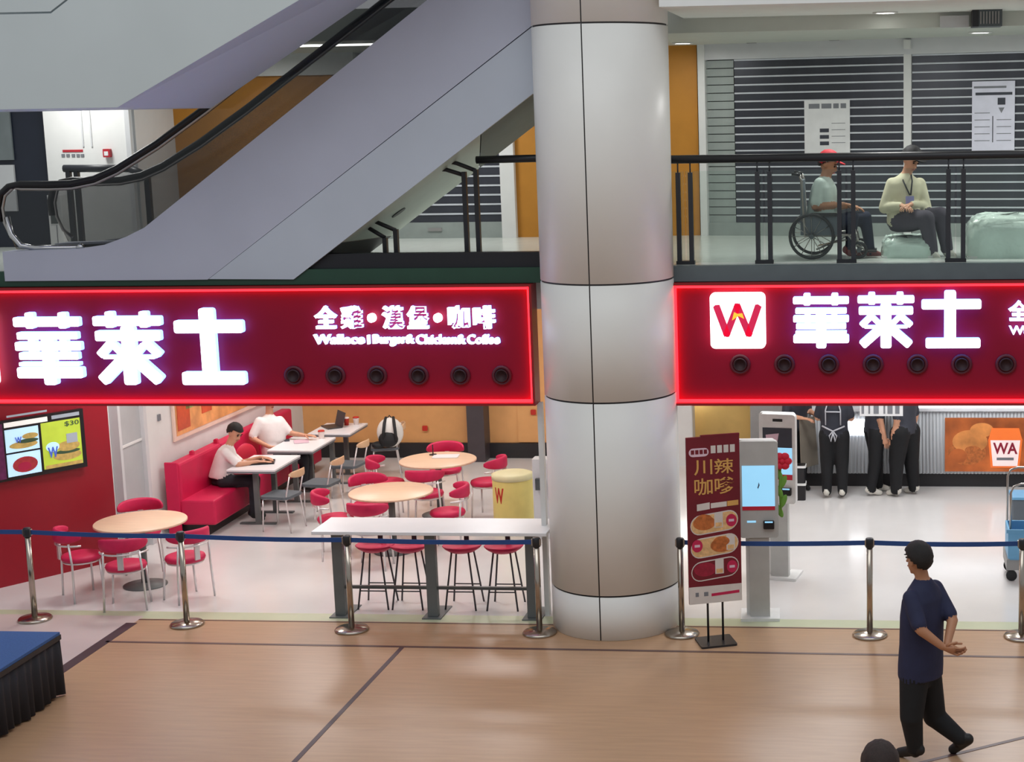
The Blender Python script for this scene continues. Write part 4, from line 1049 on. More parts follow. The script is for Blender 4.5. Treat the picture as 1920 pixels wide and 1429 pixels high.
# ================================================================== STANDING BANNER
bq = [gy(u, v, -.78) for u, v in ((1288, 826), (1384, 808), (1384, 1119), (1288, 1137))]
bw, bh = .50, (bq[0].z+bq[1].z-bq[2].z-bq[3].z)/2
bz0 = (bq[2].z+bq[3].z)/2; bxc = (bq[0].x+bq[1].x)/2
bnr = thing('banner_stand', 'tall dark red food banner on a two legged black stand', 'banner', (bxc, -.80, 0), math.radians(20))
BW = .53
MB().bb((-BW/2, -.012, bz0), (BW/2, .012, bz0+bh)).build('board', 'banner_red', bnr, .003)
def bprint(x0, x1, f0, f1, m, o=.014, shape=None, tilt=0.0, nm='print', r=None):
    x0, x1 = -BW/2+x0*BW, -BW/2+x1*BW; z0, z1 = bz0+f0*bh, bz0+f1*bh
    if shape == 'o': n = 24; pts = [((x0+x1)/2+(x1-x0)/2*math.cos(2*PI*k/n), (z0+z1)/2+(z1-z0)/2*math.sin(2*PI*k/n)) for k in range(n)]
    elif shape == 'pill':
        r_ = (z1-z0)/2; pts = [(x1-r_+r_*math.cos(a), (z0+z1)/2+r_*math.sin(a)) for a in [(-PI/2+PI*k/10) for k in range(11)]]+[(x0+r_+r_*math.cos(a), (z0+z1)/2+r_*math.sin(a)) for a in [(PI/2+PI*k/10) for k in range(11)]]
    else: pts = [(x0, z0), (x1, z0), (x1, z1), (x0, z1)]
    xm = (x0+x1)/2; pts = [(x, z+(x-xm)*tilt) for x, z in pts]
    return MB().prism_xz(pts, -o, -o+.002).build(nm, m, bnr)
bprint(.0, 1, .0, .105, 'banner_white'); bprint(.42, .95, .045, .062, 'badge_red', .0155, tilt=.05); bprint(.12, .18, .045, .07, 'print_grey', .0155); bprint(.28, .36, .045, .07, 'print_grey', .0155)
bprint(.05, .42, .885, .935, 'banner_pink', shape='pill')
for k in range(4): bprint(.46+k*.12, .55+k*.12, .90, .945, 'banner_white')
for k in range(4): bprint(.09+k*.08, .15+k*.08, .90, .925, 'banner_red', .0155)
def gold(ch, x0, x1, f0, f1):
    text(ch, 'banner_gold', bnr, -BW/2+x0*BW, -BW/2+x1*BW, bz0+f0*bh, bz0+f1*bh, -.013, .004, .008, 'character')
gold('川', .14, .48, .775, .865); gold('辣', .52, .88, .775, .865); gold('咖', .14, .48, .655, .755); gold('嗲', .52, .88, .655, .755)
bprint(.18, .42, .565, .605, 'banner_white', tilt=.1); bprint(.44, .74, .575, .605, 'banner_white', tilt=.05); bprint(.75, .96, .58, .61, 'banner_gold', tilt=.05)
for k, (f0, f1, flip) in enumerate(((.425, .545, 0), (.285, .405, 1), (.145, .265, 0))):
    bprint(.05, .95, f0, f1, 'banner_white', .014, 'pill', .10); bprint(.065, .935, f0+.007, f1-.007, 'banner_red' if k == 2 else 'food_tan', .0155, 'pill', .10)
    s0 = .10 if not flip else .42
    bprint(s0, s0+.42, f0+.02, f1-.015, 'food_red' if k == 2 else 'food_brown', .017, 'o'); bprint(s0+.05, s0+.36, f0+.055, f1-.005, 'food_brown', .0185, 'o') if k != 2 else None
    s1 = .50 if not flip else .72
    bprint(s1, s1+.16, f0+.03, f1+.0, 'banner_white', .0175); bprint(s1+.02, s1+.14, f0+.035, f0+.06, 'food_tan', .019)
    c0 = .72 if not flip else .07
    bprint(c0, c0+.20, f0+.03, f1-.015, 'badge_red', .018, 'o'); bprint(c0+.05, c0+.15, f0+.06, f1-.045, 'banner_pink', .0195)
for x in (-.075, .075): MB().tube([(x, .02, .02), (x, .02, bz0+bh*.6)], .011, 8).build('pole', 'rail_black', bnr)
MB().rbox((0, .02, .01), (.36, .32, .02), .02).build('base', 'rail_black', bnr)
MB().bb((-.12, -.014, bz0+bh-.01), (BW/2, .014, bz0+bh+.015)).build('top_clip', 'banner_red', bnr)

# ================================================================== ORDER KIOSKS
def kiosk(loc, rz, label, dark):
    k = thing('order_kiosk', label, 'kiosk', loc, rz, 'order kiosks')
    MB().bb((-.20, -.17, 0), (.20, -.08, .03)).bb((-.20, -.08, 0), (-.06, .20, .03)).bb((.06, -.08, 0), (.20, .20, .03)).build('base', 'kiosk_white', k)
    MB().bb((-.10, -.10, .03), (.10, -.02, .86)).build('post', 'kiosk_grey', k)
    MB().bb((-.14, -.02, .03), (.04, .06, .9)).build('post', 'kiosk_white', k)
    MB().rplate((0, -.08, 1.37), .40, 1.0, .09, .035).build('head', 'kiosk_grey' if not dark else 'kiosk_white', k)
    MB().rplate((-.03, .0, 1.37), .40, 1.0, .07, .03).build('rear_shell', 'kiosk_white', k)
    if not dark:
        sc = MB().bb((-.165, -.130, 1.20), (.165, -.126, 1.62)).build('screen', 'screen_blue', k)
        MB().bb((-.165, -.130, 1.16), (.165, -.126, 1.20)).build('strip', 'screen_red', k)
        MB().prism_xz([(-.01, 1.40), (.012, 1.42), (.004, 1.45), (-.004, 1.38)], -.133, -.130).build('cursor', 'print_dark', k)
    else:
        MB().bb((-.165, -.130, 1.20), (.165, -.126, 1.50)).build('screen', 'screen_blue', k)
        MB().bb((-.165, -.130, 1.50), (.165, -.126, 1.72)).build('picture', 'print_dark', k)
        MB().prism_xz([(-.12, 1.54), (.0, 1.56), (.02, 1.66), (-.13, 1.64)], -.133, -.130).build('picture', 'banner_pink', k)
        MB().bb((-.05, -.130, 1.79), (.06, -.126, 1.82)).build('camera_slot', 'tv_black', k)
        MB().bb((-.165, -.130, 1.14), (.165, -.126, 1.20)).build('strip', 'screen_red', k)
    MB().bb((-.12, -.128, 1.03), (-.03, -.125, 1.05)).build('card_slot', 'screen_blue', k)
    MB().rplate((.10, -.14, 1.01), .11, .085, .04, .01).build('card_reader', 'tv_black', k)
    MB().bb((.06, -.165, 1.035), (.14, -.16, 1.05)).build('reader_display', 'screen_blue', k)
    return k
p = gz(1427, 1152); kp = Vector((p.x, .06, 0)); kiosk(kp, math.radians(4), 'pale grey self order kiosk with blue screen beside the banner', False)
p2 = gz(1462, 1083); kiosk((p2.x+.02, p2.y+.05, 0), math.radians(-10), 'white self order kiosk with picture on top behind the grey one', True)
pl = gy(1467, 864, .0)
fl_ = thing('artificial_flower', 'red artificial flower with green leaves hanging at the side of the grey kiosk', 'flower', (pl.x, .0, 0))
MB().tube([(-.02, 0, pl.z-.55), (-.03, 0, pl.z-.25), (-.02, 0, pl.z-.02)], .012, 8).build('stem', 'plush_green', fl_)
for k in range(6):
    a = k*PI/3; MB().ell((.055*math.cos(a), -.02, pl.z+.055*math.sin(a)), (.045, .03, .04), 10, 7).build('petal', 'plush_red', fl_)
MB().ell((0, -.03, pl.z), (.03, .03, .03), 10, 7).build('centre', 'plush_red', fl_)
for k, (dz, sx) in enumerate(((-.14, -1), (-.22, 1), (-.32, -1), (-.42, 1), (-.52, -1))):
    MB().ell((-.015+sx*.02, 0, pl.z+dz), (.03, .012, .075), 10, 7, R=Matrix.Rotation(sx*.4, 3, 'Y')).build('leaf', 'plush_green', fl_)

# ================================================================== SERVICE COUNTER
ca, cb = gy(1500, 912, 5.9).x, 4.1
CY = 5.92
ctr = thing('service_counter', 'white ribbed service counter with black plinth', 'counter', ((ca+cb)/2, CY+.3, 0)); co = Vector(ctr.location)
def CB(mb, nm, m, bev=0):
    o = mb.build(nm, m, ctr, bev); o.location = -co; return o
CH = 1.07
CB(MB().bb((ca, CY+.05, 0), (cb, CY+.6, .19)), 'plinth', 'black_base')
CB(MB().bb((ca, CY+.02, .19), (cb, CY+.6, CH)), 'body', 'counter_rib')
rib = MB().tube([(0, 0, .19), (0, 0, CH)], .017, 6).mesh('rib', 'counter_rib')
N = int((cb-ca)/.048)
for k in range(min(N, 110)):
    o = bpy.data.objects.new('rib', rib); COL.objects.link(o); o.parent = ctr; o.location = Vector((ca+.024+k*.048, CY+.015, 0))-co
CB(MB().bb((ca-.03, CY-.03, CH), (cb, CY+.62, CH+.05)), 'worktop', 'counter_top')
CB(MB().bb((gy(1715, 770, CY).x, CY-.04, CH+.05), (cb, CY-.02, CH+.14)), 'light_band', 'counter_glow')
CB(MB().bb((ca-.03, CY+.0, CH+.05), (cb, CY+.02, CH+.30)), 'glass_guard', 'white_panel')
a, b = gy(1588, 786, 5.9), gy(1630, 816, 5.9)
CB(MB().bb((a.x-.02, CY-.035, b.z), (b.x, CY-.02, a.z)), 'light_box', 'counter_glow')
a, b = gy(1772, 784, 5.88), gy(1960, 885, 5.88)
pst = thing('counter_poster', 'orange coffee poster with a white cup on the counter front', 'poster', (a.x, CY-.012, b.z))
pw, ph = b.x-a.x, a.z-b.z
MB().bb((0, -.02, 0), (pw, 0, ph)).build('sheet', 'poster_orange', pst)
def pell(cx_, cz_, rx, rz_, m, o):
    MB().prism_xz([(cx_+rx*math.cos(2*PI*k/24), cz_+rz_*math.sin(2*PI*k/24)) for k in range(24)], -o, -.019).build('print', m, pst)
pell(.30, .26, .26, .17, 'food_brown', .0205); pell(.34, .42, .24, .16, 'poster_light', .0212); pell(.18, .22, .12, .10, 'poster_orange', .0218); pell(.38, .30, .11, .06, 'food_brown', .0224); pell(.50, .58, .16, .10, 'poster_light', .0215)
u0, u1 = gy(1853, 830, 5.88).x-a.x, gy(1917, 830, 5.88).x-a.x; zt, zl, zb_ = gy(1880, 803, 5.88).z-b.z, gy(1880, 824, 5.88).z-b.z, gy(1880, 874, 5.88).z-b.z
wc = u1-u0
cup = MB().prism_xz([(u0+.14*wc, zb_), (u1-.14*wc, zb_), (u1-.06*wc, zl), (u0+.06*wc, zl)], -.03, -.02).build('cup', 'cup_white', pst)
MB().prism_xz([(u0+.08*wc, zb_-.025), (u1-.08*wc, zb_-.025), (u1+.0*wc, zl), (u0-.0*wc, zl)], -.026, -.0205).build('cup_rim', 'cup_orange', pst)
MB().prism_xz([(u0, zl-.01), (u1, zl-.01), (u1-.04*wc, zl+.05), (u1-.10*wc, zt), (u0+.10*wc, zt), (u0+.04*wc, zl+.05)], -.034, -.02).build('cup_lid', 'cup_orange', pst)
text('WA', 'cup_maroon', pst, u0+.14*wc, u1-.14*wc, zb_+.45*(zl-zb_), zb_+.88*(zl-zb_), -.03, .004, .025, 'lettering')
MB().bb((u0+.25*wc, -.032, zb_+.22*(zl-zb_)), (u1-.25*wc, -.03, zb_+.32*(zl-zb_))).build('print', 'print_grey', pst)
# grey panel and lit wall lamp left of the counter, behind the banner
a, b = gy(1414, 765, 6.6), gy(1440, 765, 6.6)
tag(MB().bb((-(b.x-a.x), -.3, 0), (.55, .3, 2.0)).build('store_cabinet', 'cart_grey'), 'tall grey cabinet behind the white kiosk', 'cabinet').location = (a.x+.14, 6.9, 0)
a = gy(1290, 815, 7.3)
lm = thing('floor_lamp', 'warm glowing lamp on a white stand behind the banner', 'lamp', (a.x-.1, 7.4, 0))
MB().rbox((0, 0, .45), (.36, .3, .9), .02).build('stand', 'white_wall', lm)
for (dx, dz) in ((-.10, 1.02), (.08, 1.0), (.0, 1.16), (.14, 1.13)): MB().ell((dx, 0, dz), (.085, .085, .095), 14, 9).build('globe', 'lamp_glow', lm)
MB().bb((-.05, -.05, .9), (.05, .05, 1.0)).build('holder', 'steel_dark', lm)
a = gz(1499, 936); bb_ = thing('waste_bin', 'slim black bin with two white bands beside the counter', 'bin', (a.x, a.y, 0))
MB().rbox((0, 0, .24), (.17, .17, .48), .03).build('body', 'tv_black', bb_)
for z in (.22, .46): MB().rbox((0, 0, z), (.19, .19, .03), .03).build('band', 'kiosk_white', bb_)
a, b = gy(1612, 757, 4.95), gy(1693, 780, 4.95)
hb_ = thing('hanging_sign', 'white lettered board hanging before the staff under the sign', 'sign', ((a.x+b.x)/2, 4.95, b.z)); w, h = b.x-a.x, .30
MB().bb((-w/2, -.01, 0), (w/2, .01, h)).build('board', 'paper', hb_)
for i, (f0, f1) in enumerate(((.04, .10), (.20, .24), (.32, .44), (.55, .59), (.64, .76), (.82, .92))): MB().bb((-w/2+f0*w, -.013, .03), (-w/2+f1*w, -.01, .24)).build('print', 'print_grey', hb_)
for x in (-.2, .2): MB().tube([(x, 0, h), (x, 0, 3.19-b.z)], .004, 6).build('cord', 'steel', hb_)

# ================================================================== TROLLEY at the right edge
a = gy(1890, 930, 1.55)
tx = a.x+.28
tl = thing('hand_trolley', 'metal hand trolley carrying a blue crate at the right edge', 'trolley', (tx, 1.65, 0))
for yy, zt in ((-.24, 1.0), (.24, 1.08)):
    MB().tube([(-.26, yy, .26), (-.26, yy, zt), (-.23, yy, zt+.07), (-.15, yy, zt+.10), (.15, yy, zt+.10), (.23, yy, zt+.07), (.26, yy, zt), (.26, yy, .26)], .013, 8).build('handle', 'steel', tl)
MB().bb((-.30, -.28, .14), (.30, .28, .26)).build('platform', 'cart_grey', tl)
for sx in (-1, 1):
    for sy in (-1, 1):
        w_ = MB().lathe([(.06, -.02), (.06, .02)], n=16); w_.v = [(x+sx*.24, z+sy*.20, y+.06) for x, y, z in w_.v]
        w_.build('wheel', 'black_rubber', tl)
cr = thing('plastic_crate', 'light blue plastic crate on the hand trolley', 'crate', (tx-.02, 1.55, .262))
MB().bb((-.25, -.2, 0), (.25, .2, .02)).build('floor', 'crate_blue', cr)
for (a_, b_) in (((-.27, -.22, .02), (.27, -.20, .34)), ((-.27, .20, .02), (.27, .22, .34)), ((-.27, -.2, .02), (-.25, .2, .34)), ((.25, -.2, .02), (.27, .2, .34))): MB().bb(a_, b_).build('side', 'crate_blue', cr)
MB().bb((-.29, -.24, .31), (.29, -.22, .35)).build('rim', 'crate_blue', cr)
cr2 = thing('plastic_crate', 'dark grey crate standing behind the hand trolley', 'crate', (gz(1912, 950).x+.1, 4.1, 0))
MB().rbox((0, 0, .16), (.55, .4, .32), .03).build('tub', 'crate_grey', cr2); MB().rbox((0, 0, .335), (.58, .43, .03), .03).build('lid', 'crate_blue', cr2)

# ================================================================== PEOPLE
class Fig:
    def __init__(s): s.parts = []; s.post = MB(); s.postz = []
    def loft(s, rings, zone, seg=24, step=.012):
        # rings: (centre, axis a, axis b) ellipses, resampled along their length, closed at both ends
        R = []
        for i in range(len(rings)-1):
            c0, a0, b0 = rings[i]; c1, a1, b1 = rings[i+1]; m = max(1, int((c1-c0).length/step))
            for k in range(m): f = k/m; R.append((c0.lerp(c1, f), a0.lerp(a1, f), b0.lerp(b1, f)))
        R.append(rings[-1]); vs = []; fs = []
        for c, a, b in R:
            for k in range(seg): t = 2*PI*k/seg; vs.append(c+a*math.cos(t)+b*math.sin(t))
        for i in range(len(R)-1):
            for k in range(seg): fs.append((i*seg+k, i*seg+(k+1) % seg, (i+1)*seg+(k+1) % seg, (i+1)*seg+k))
        fs += [tuple(range(seg-1, -1, -1)), tuple((len(R)-1)*seg+k for k in range(seg))]
        s.parts.append((vs, fs, zone))
    def cap(s, p0, p1, r0, r1, zone, flat=1.0, side=None):
        p0, p1 = Vector(p0), Vector(p1); d = p1-p0; L = d.length
        if L < 1e-5: d = Vector((0, 0, 1)); L = 1e-5
        d = d/L
        q = side.normalized() if side is not None else (Vector((0, 0, 1)) if abs(d.z) < .9 else Vector((1, 0, 0)))
        u = (q-d*q.dot(d)).normalized(); w = d.cross(u); R = []
        for k in range(5): a = PI/2*k/5; R.append((p0-d*r0*math.cos(a), u*(r0*math.sin(a)+1e-4), w*(r0*math.sin(a)+1e-4)*flat))
        m = max(2, int(L/.012))
        for k in range(m+1): f = k/m; r = r0+(r1-r0)*f; R.append((p0+d*L*f, u*r, w*r*flat))
        for k in range(4, -1, -1): a = PI/2*k/5; R.append((p1+d*r1*math.cos(a), u*(r1*math.sin(a)+1e-4), w*(r1*math.sin(a)+1e-4)*flat))
        s.loft(R, zone, 24)
    def ball(s, c, a, b, cc, zone):
        R = []
        for k in range(13): t = -PI/2+PI*k/12; R.append((Vector(c)+cc*math.sin(t), a*(math.cos(t)+1e-3), b*(math.cos(t)+1e-3)))
        s.loft(R, zone, 20, .012)
    def finger(s, pts, r, zone):
        n0 = len(s.post.f); P = [Vector(p) for p in pts]; rr = [r*(1-.28*i/(len(P)-1)) for i in range(len(P))]
        e = P[-1]+(P[-1]-P[-2]).normalized()*rr[-1]*.8; s.post.tube(P+[e], rr+[rr[-1]*.45], 8); s.postz += [zone]*(len(s.post.f)-n0)
    def blob(s, c, r, zone, R=None):
        n0 = len(s.post.f); s.post.ell(c, r, 10, 6, R); s.postz += [zone]*(len(s.post.f)-n0)
    def hand(s, wrist, fdir, pnorm, thumb, zone, k=1.0, curl=.6):
        # fdir: where the fingers point, pnorm: palm normal, thumb: thumb side
        f = fdir.normalized(); p = (pnorm-f*pnorm.dot(f)).normalized(); t = f.cross(p).normalized()
        if t.dot(thumb) < 0: t = -t
        kn = wrist+f*.088*k
        R = [(wrist-f*.015*k, t*.024*k, p*.021*k), (wrist+f*.02*k, t*.030*k, p*.019*k), (wrist+f*.06*k, t*.040*k, p*.017*k), (kn, t*.041*k, p*.015*k), (kn+f*.006*k, t*.03*k, p*.008*k)]
        s.loft(R, zone, 18, .01)
        for i, (off, L) in enumerate(((.030, .074), (.010, .084), (-.010, .078), (-.029, .060))):
            b = kn+t*off*k-f*.012*k; a = 0.0; pts = [b]; c = b
            for j, sg in enumerate((.45, .32, .26)):
                a += curl*(.35 if j == 0 else .55)*(1+.08*i); d = f*math.cos(a)+p*math.sin(a); c = c+d*(L*sg+(.012 if j == 0 else 0))*k; pts.append(c)
            s.finger(pts, .0088*k, zone)
        b = wrist+f*.022*k+t*.022*k; d1 = (t*.75+f*.6+p*.25).normalized(); d2 = (f*.85+t*.25+p*.45).normalized()
        s.finger([b, b+d1*.038*k, b+d1*.038*k+d2*.045*k], .0105*k, zone)
    def head(s, c, fdir, up, k, zone, eyes=True):
        f = fdir.normalized(); u = up.normalized(); r = f.cross(u).normalized(); u = r.cross(f)
        s.ball(c+u*.025*k-f*.008*k, r*.076*k, f*.096*k, u*.098*k, zone)
        s.ball(c-u*.045*k+f*.022*k, r*.056*k, f*.066*k, u*.072*k, zone)
        s.ball(c-u*.098*k+f*.058*k, r*.026*k, f*.022*k, u*.022*k, zone)
        s.cap(c+f*.088*k+u*.012*k, c+f*.108*k-u*.028*k, .009*k, .014*k, zone)
        for sg in (-1, 1):
            s.ball(c+r*sg*.078*k-f*.008*k-u*.012*k, r*.010*k, f*.019*k, u*.032*k, zone)
            s.blob(c+r*sg*.030*k+f*.083*k+u*.010*k, (.011*k, .011*k, .008*k), 'eye')
            s.blob(c+r*sg*.031*k+f*.086*k+u*.031*k, (.019*k, .012*k, .005*k), 'hair')
        s.blob(c+f*.086*k-u*.062*k, (.022*k, .014*k, .007*k), 'lip')
        return r, f, u
    def finish(s, name, label, base, mats, voxel=.013, group=None, smooth=5):
        V = []; Fc = []; zn = []
        for vs, fs, z in s.parts:
            o = len(V); V += [tuple(v) for v in vs]; Fc += [[i+o for i in f] for f in fs]; zn += [z]*len(vs)
        me = bpy.data.meshes.new('tmp'); me.from_pydata(V, [], Fc); me.update()
        o = bpy.data.objects.new('tmp', me); COL.objects.link(o)
        md = o.modifiers.new('r', 'REMESH'); md.mode = 'VOXEL'; md.voxel_size = voxel; md.use_smooth_shade = True
        ms = o.modifiers.new('s', 'SMOOTH'); ms.factor = .5; ms.iterations = smooth
        bpy.context.view_layer.update()
        ev = bpy.data.meshes.new_from_object(o.evaluated_get(bpy.context.evaluated_depsgraph_get()))
        bpy.data.objects.remove(o); bpy.data.meshes.remove(me)
        kd = kdtree.KDTree(len(V))
        for i, v in enumerate(V): kd.insert(v, i)
        kd.balance(); names = list(mats.keys()); b = Vector(base)
        verts = [v.co.copy() for v in ev.vertices]; polys = [list(p.vertices) for p in ev.polygons]
        idx = []
        for p in polys:
            c = Vector((0, 0, 0))
            for i in p: c += verts[i]
            c /= len(p); idx.append(names.index(zn[kd.find(c)[1]]))
        vf = [[] for _ in verts]
        for fi, p in enumerate(polys):
            for i in p: vf[i].append(fi)
        for it in range(4):
            new = list(idx)
            for fi, p in enumerate(polys):
                cnt = {}
                for i in p:
                    for q in vf[i]: cnt[idx[q]] = cnt.get(idx[q], 0)+1
                if len(cnt) > 1: new[fi] = max(cnt, key=cnt.get)
            idx = new
        n = len(verts)
        verts += [Vector(v) for v in s.post.v]; polys += [[i+n for i in f] for f in s.post.f]; idx += [names.index(z) for z in s.postz]
        bpy.data.meshes.remove(ev)
        m = bpy.data.meshes.new('body'); m.from_pydata([tuple(v-b) for v in verts], [], polys)
        for z in names: m.materials.append(MATS[mats[z]])
        m.polygons.foreach_set('material_index', idx); m.polygons.foreach_set('use_smooth', [True]*len(polys)); m.update()
        root = thing(name, label, 'person', b, 0, group)
        ob = bpy.data.objects.new('body', m); COL.objects.link(ob); ob.parent = root
        return root
def hair_cap(root, c, r, f, u, k, m, back=-.62, front=.42, th=.012, nm='hair'):
    base = Vector(root.location); vs = []; fs = []; n, mm = 26, 18
    for i in range(mm+1):
        ph = -PI/2+PI*i/mm
        for j in range(n):
            a = 2*PI*j/n; x, y, z = math.cos(ph)*math.cos(a), math.cos(ph)*math.sin(a), math.sin(ph)
            w = 1+(.022*math.sin(9*a+3*ph)+.02*math.sin(23*a-11*ph)+.015*math.sin(17*ph+5*a))*math.cos(ph)
            vs.append(c+u*.028*k-f*.012*k+(r*x*.082+f*y*.103+u*z*.104)*k*w-base)
    for i in range(mm):
        for j in range(n):
            a = 2*PI*(j+.5)/n; ph = -PI/2+PI*(i+.5)/mm; y = math.cos(ph)*math.sin(a); z = math.sin(ph)
            lim = front if y > .5 else (front+(-.20-front)*(.5-y)/.7 if y > -.2 else -.20+(back+.20)*min(1, (-.2-y)/.35))
            if z > lim: fs.append((i*n+j, i*n+(j+1) % n, (i+1)*n+(j+1) % n, (i+1)*n+j))
    o = MB().add(vs, fs, True).build(nm, m, root); q = o.modifiers.new('solid', 'SOLIDIFY'); q.thickness = th*k; q.offset = 1
    return o
def person(label, J, face, mats, base, sleeve='short', hair='hair', voxel=.013, k=1.0, looks=None, hands=None, shoe=None, shirt_hem=0.0, belly=1.0, hairargs=None, tr=1.0, headhair=True, up=None, tw=1.0):
    g = Fig(); V = lambda n: Vector(J[n])
    pel, nek, hd = V('pelvis'), V('neck'), V('head')
    side = (V('rsh')-V('lsh')).normalized(); tup = (nek-pel).normalized(); fr = tup.cross(side).normalized()
    if fr.dot(face) < 0: fr = -fr
    hs = (V('rhip')-V('lhip')).normalized(); hf = hs.cross(tup).normalized()
    if hf.dot(fr) < 0: hf = -hf
    T = lambda f: pel.lerp(nek, f)
    sw = (V('rsh')-V('lsh')).length/2
    a_, b_ = k*tw, k*(.5+.5*tw)
    g.loft([(T(-.10+shirt_hem)-tup*.02, hs*.168*a_, hf*.124*b_*belly), (T(.05), hs*.170*a_, hf*.125*b_*belly), (T(.3), side*.164*a_, fr*.12*b_*belly), (T(.62), side*.182*a_, fr*.126*b_), (T(.80), side*max(sw+.01, .175*a_), fr*.112*b_), (T(.90), side*sw*.86, fr*.09*b_), (T(.97), side*sw*.5, fr*.072*b_), (T(1.01), side*.062*k, fr*.062*k)], 'shirt', 34)
    g.loft([(pel-tup*.13*k, hs*.12*k, hf*.09*k), (pel-tup*.04*k, hs*.135*k, hf*.095*k), (pel+tup*.03, hs*.13*k, hf*.09*k)], 'trousers', 26)
    g.cap(nek-tup*.03, nek.lerp(hd, .62), .055*k, .050*k, 'skin')
    r, f, u = g.head(hd, looks if looks is not None else face, up if up is not None else (hd-nek), k, 'skin')
    for sd in 'lr':
        sh, el, wr = V(sd+'sh'), V(sd+'el'), V(sd+'wr')
        if sleeve == 'short':
            e = sh.lerp(el, .80); g.cap(sh-(sh-nek)*.12, e, .066*k, .060*k, 'shirt'); g.cap(sh.lerp(el, .6), el, .046*k, .041*k, 'skin'); g.cap(el, wr, .041*k, .028*k, 'skin')
        else:
            g.cap(sh, el, .068*k, .060*k, 'shirt'); g.cap(el, el.lerp(wr, .9), .058*k, .044*k, 'shirt'); g.cap(el.lerp(wr, .85), wr, .030*k, .026*k, 'skin')
        if hands and sd in hands:
            fd, pn, th_, cu_ = hands[sd]; g.hand(wr+(wr-el).normalized()*.012, Vector(fd), Vector(pn), Vector(th_), 'skin', k*1.02, cu_)
        hp, kn, an, to = V(sd+'hip'), V(sd+'kn'), V(sd+'an'), V(sd+'toe')
        g.cap(hp, kn, .092*k*tr, .072*k*tr, 'trousers'); g.cap(kn, an, .070*k*tr, .050*k*tr, 'trousers')
        d = (to-an); fd = Vector((d.x, d.y, 0)).normalized() if (abs(d.x)+abs(d.y)) > 1e-4 else face
        g.cap(V(sd+'heel') if sd+'heel' in J else an-(to-an).normalized()*.045+Vector((0, 0, -.022)), to, .046*k, .038*k, 'shoe', .85)
        g.cap(an, an+Vector((0, 0, -.03)), .045*k, .045*k, 'shoe')
    mm = dict(mats); mm.setdefault('eye', 'eye_dark'); mm.setdefault('lip', 'lip'); mm['hair'] = hair
    root = g.finish('person', label, base, mm, voxel)
    if headhair: hair_cap(root, hd, r, f, u, k, hair, **(hairargs or {}))
    return root, (r, f, u)

# ---- walking man, hands clasped behind his back
Y0 = -3.52
fdir = Vector((-.80, .60, 0)).normalized(); rdir = Vector((.60, .80, 0)).normalized()   # his facing, his right
def wp(u, v, dy=0.0): return gy(u, v, Y0+dy)
mj = dict(pelvis=wp(1726, 1253), neck=wp(1731, 1086), head=wp(1721, 1049))
ctr_ = mj['neck'].lerp(mj['pelvis'], .16)
mj['lsh'] = ctr_-rdir*.175-Vector((0, 0, .02)); mj['rsh'] = ctr_+rdir*.185-Vector((0, 0, .01))
mj['lel'] = gy(1727, 1182, Y0-.26); mj['rel'] = gy(1786, 1163, Y0-.02)
mj['lwr'] = gy(1766, 1212, Y0-.26); mj['rwr'] = gy(1776, 1208, Y0-.20)
mj['lhip'] = mj['pelvis']-rdir*.085-Vector((0, 0, .06)); mj['rhip'] = mj['pelvis']+rdir*.085-Vector((0, 0, .06))
mj['lkn'] = gy(1709, 1345, Y0-.13); mj['lan'] = gy(1716, 1413, Y0-.10); mj['ltoe'] = Vector((mj['lan'].x-.12, mj['lan'].y+.09, .035)); mj['lan'].z = .11
mj['rkn'] = gy(1752, 1343, Y0+.10); mj['ran'] = gy(1800, 1384, Y0+.02); mj['rheel'] = gy(1815, 1386, Y0+.0); mj['rtoe'] = Vector((gy(1787, 1420, Y0+.04).x, Y0+.07, .035))
person('man in navy shirt walking left with hands clasped behind his back', mj, fdir, dict(skin='skin_tan', shirt='shirt_navy', trousers='trousers_black', shoe='shoe_black'), (mj['lan'].x, Y0, 0),
       'short', 'hair', .009, 1.06, looks=Vector((-.72, .70, -.05)), hands=dict(l=(Vector((.9, -.15, -.25)), Vector((0, .8, .5)), Vector((0, -.2, 1)), .7), r=(Vector((.75, -.45, -.35)), Vector((-.2, -.4, .9)), Vector((1, 0, .3)), .8)), hairargs=dict(back=-.72, front=.35, th=.016), belly=1.15, up=Vector((-.04, 0, 1)), tw=1.16, tr=1.22, shirt_hem=.05)
# ---- staff at the counter (upper bodies hidden behind the sign)
def stand(x, y, fa, h=1.66, step=.0, spread=.09, arms=None, lean=0.0):
    f = Vector((math.cos(fa), math.sin(fa), 0)); r = Vector((f.y, -f.x, 0)); s_ = h/1.70; o = Vector((x, y, 0)); Zv = Vector((0, 0, 1))
    J = dict(pelvis=o+Zv*.95*s_, neck=o+Zv*1.45*s_+f*lean, head=o+Zv*1.60*s_+f*(lean+.03))
    c = J['neck']-Zv*.085*s_
    for sd, sg in (('l', -1), ('r', 1)):
        J[sd+'sh'] = c+r*sg*.18*s_; J[sd+'el'] = J[sd+'sh']+r*sg*.04-Zv*.28*s_-f*.02; J[sd+'wr'] = J[sd+'el']-Zv*.24*s_+f*.06
        if arms and sd in arms: J[sd+'el'] = J[sd+'sh']+r*sg*.05-Zv*.25*s_+f*.04; J[sd+'wr'] = J[sd+'el']+f*.22-Zv*.02-r*sg*.08
        J[sd+'hip'] = J['pelvis']+r*sg*spread-Zv*.06
        fo = f*step*(1 if sd == 'l' else -1)
        J[sd+'kn'] = o+r*sg*(spread+.01)+fo*.5+f*.02+Zv*.50*s_; J[sd+'an'] = o+r*sg*(spread+.015)+fo+Zv*.095; J[sd+'toe'] = J[sd+'an']+f*.13-Zv*.058
    return J, f, r
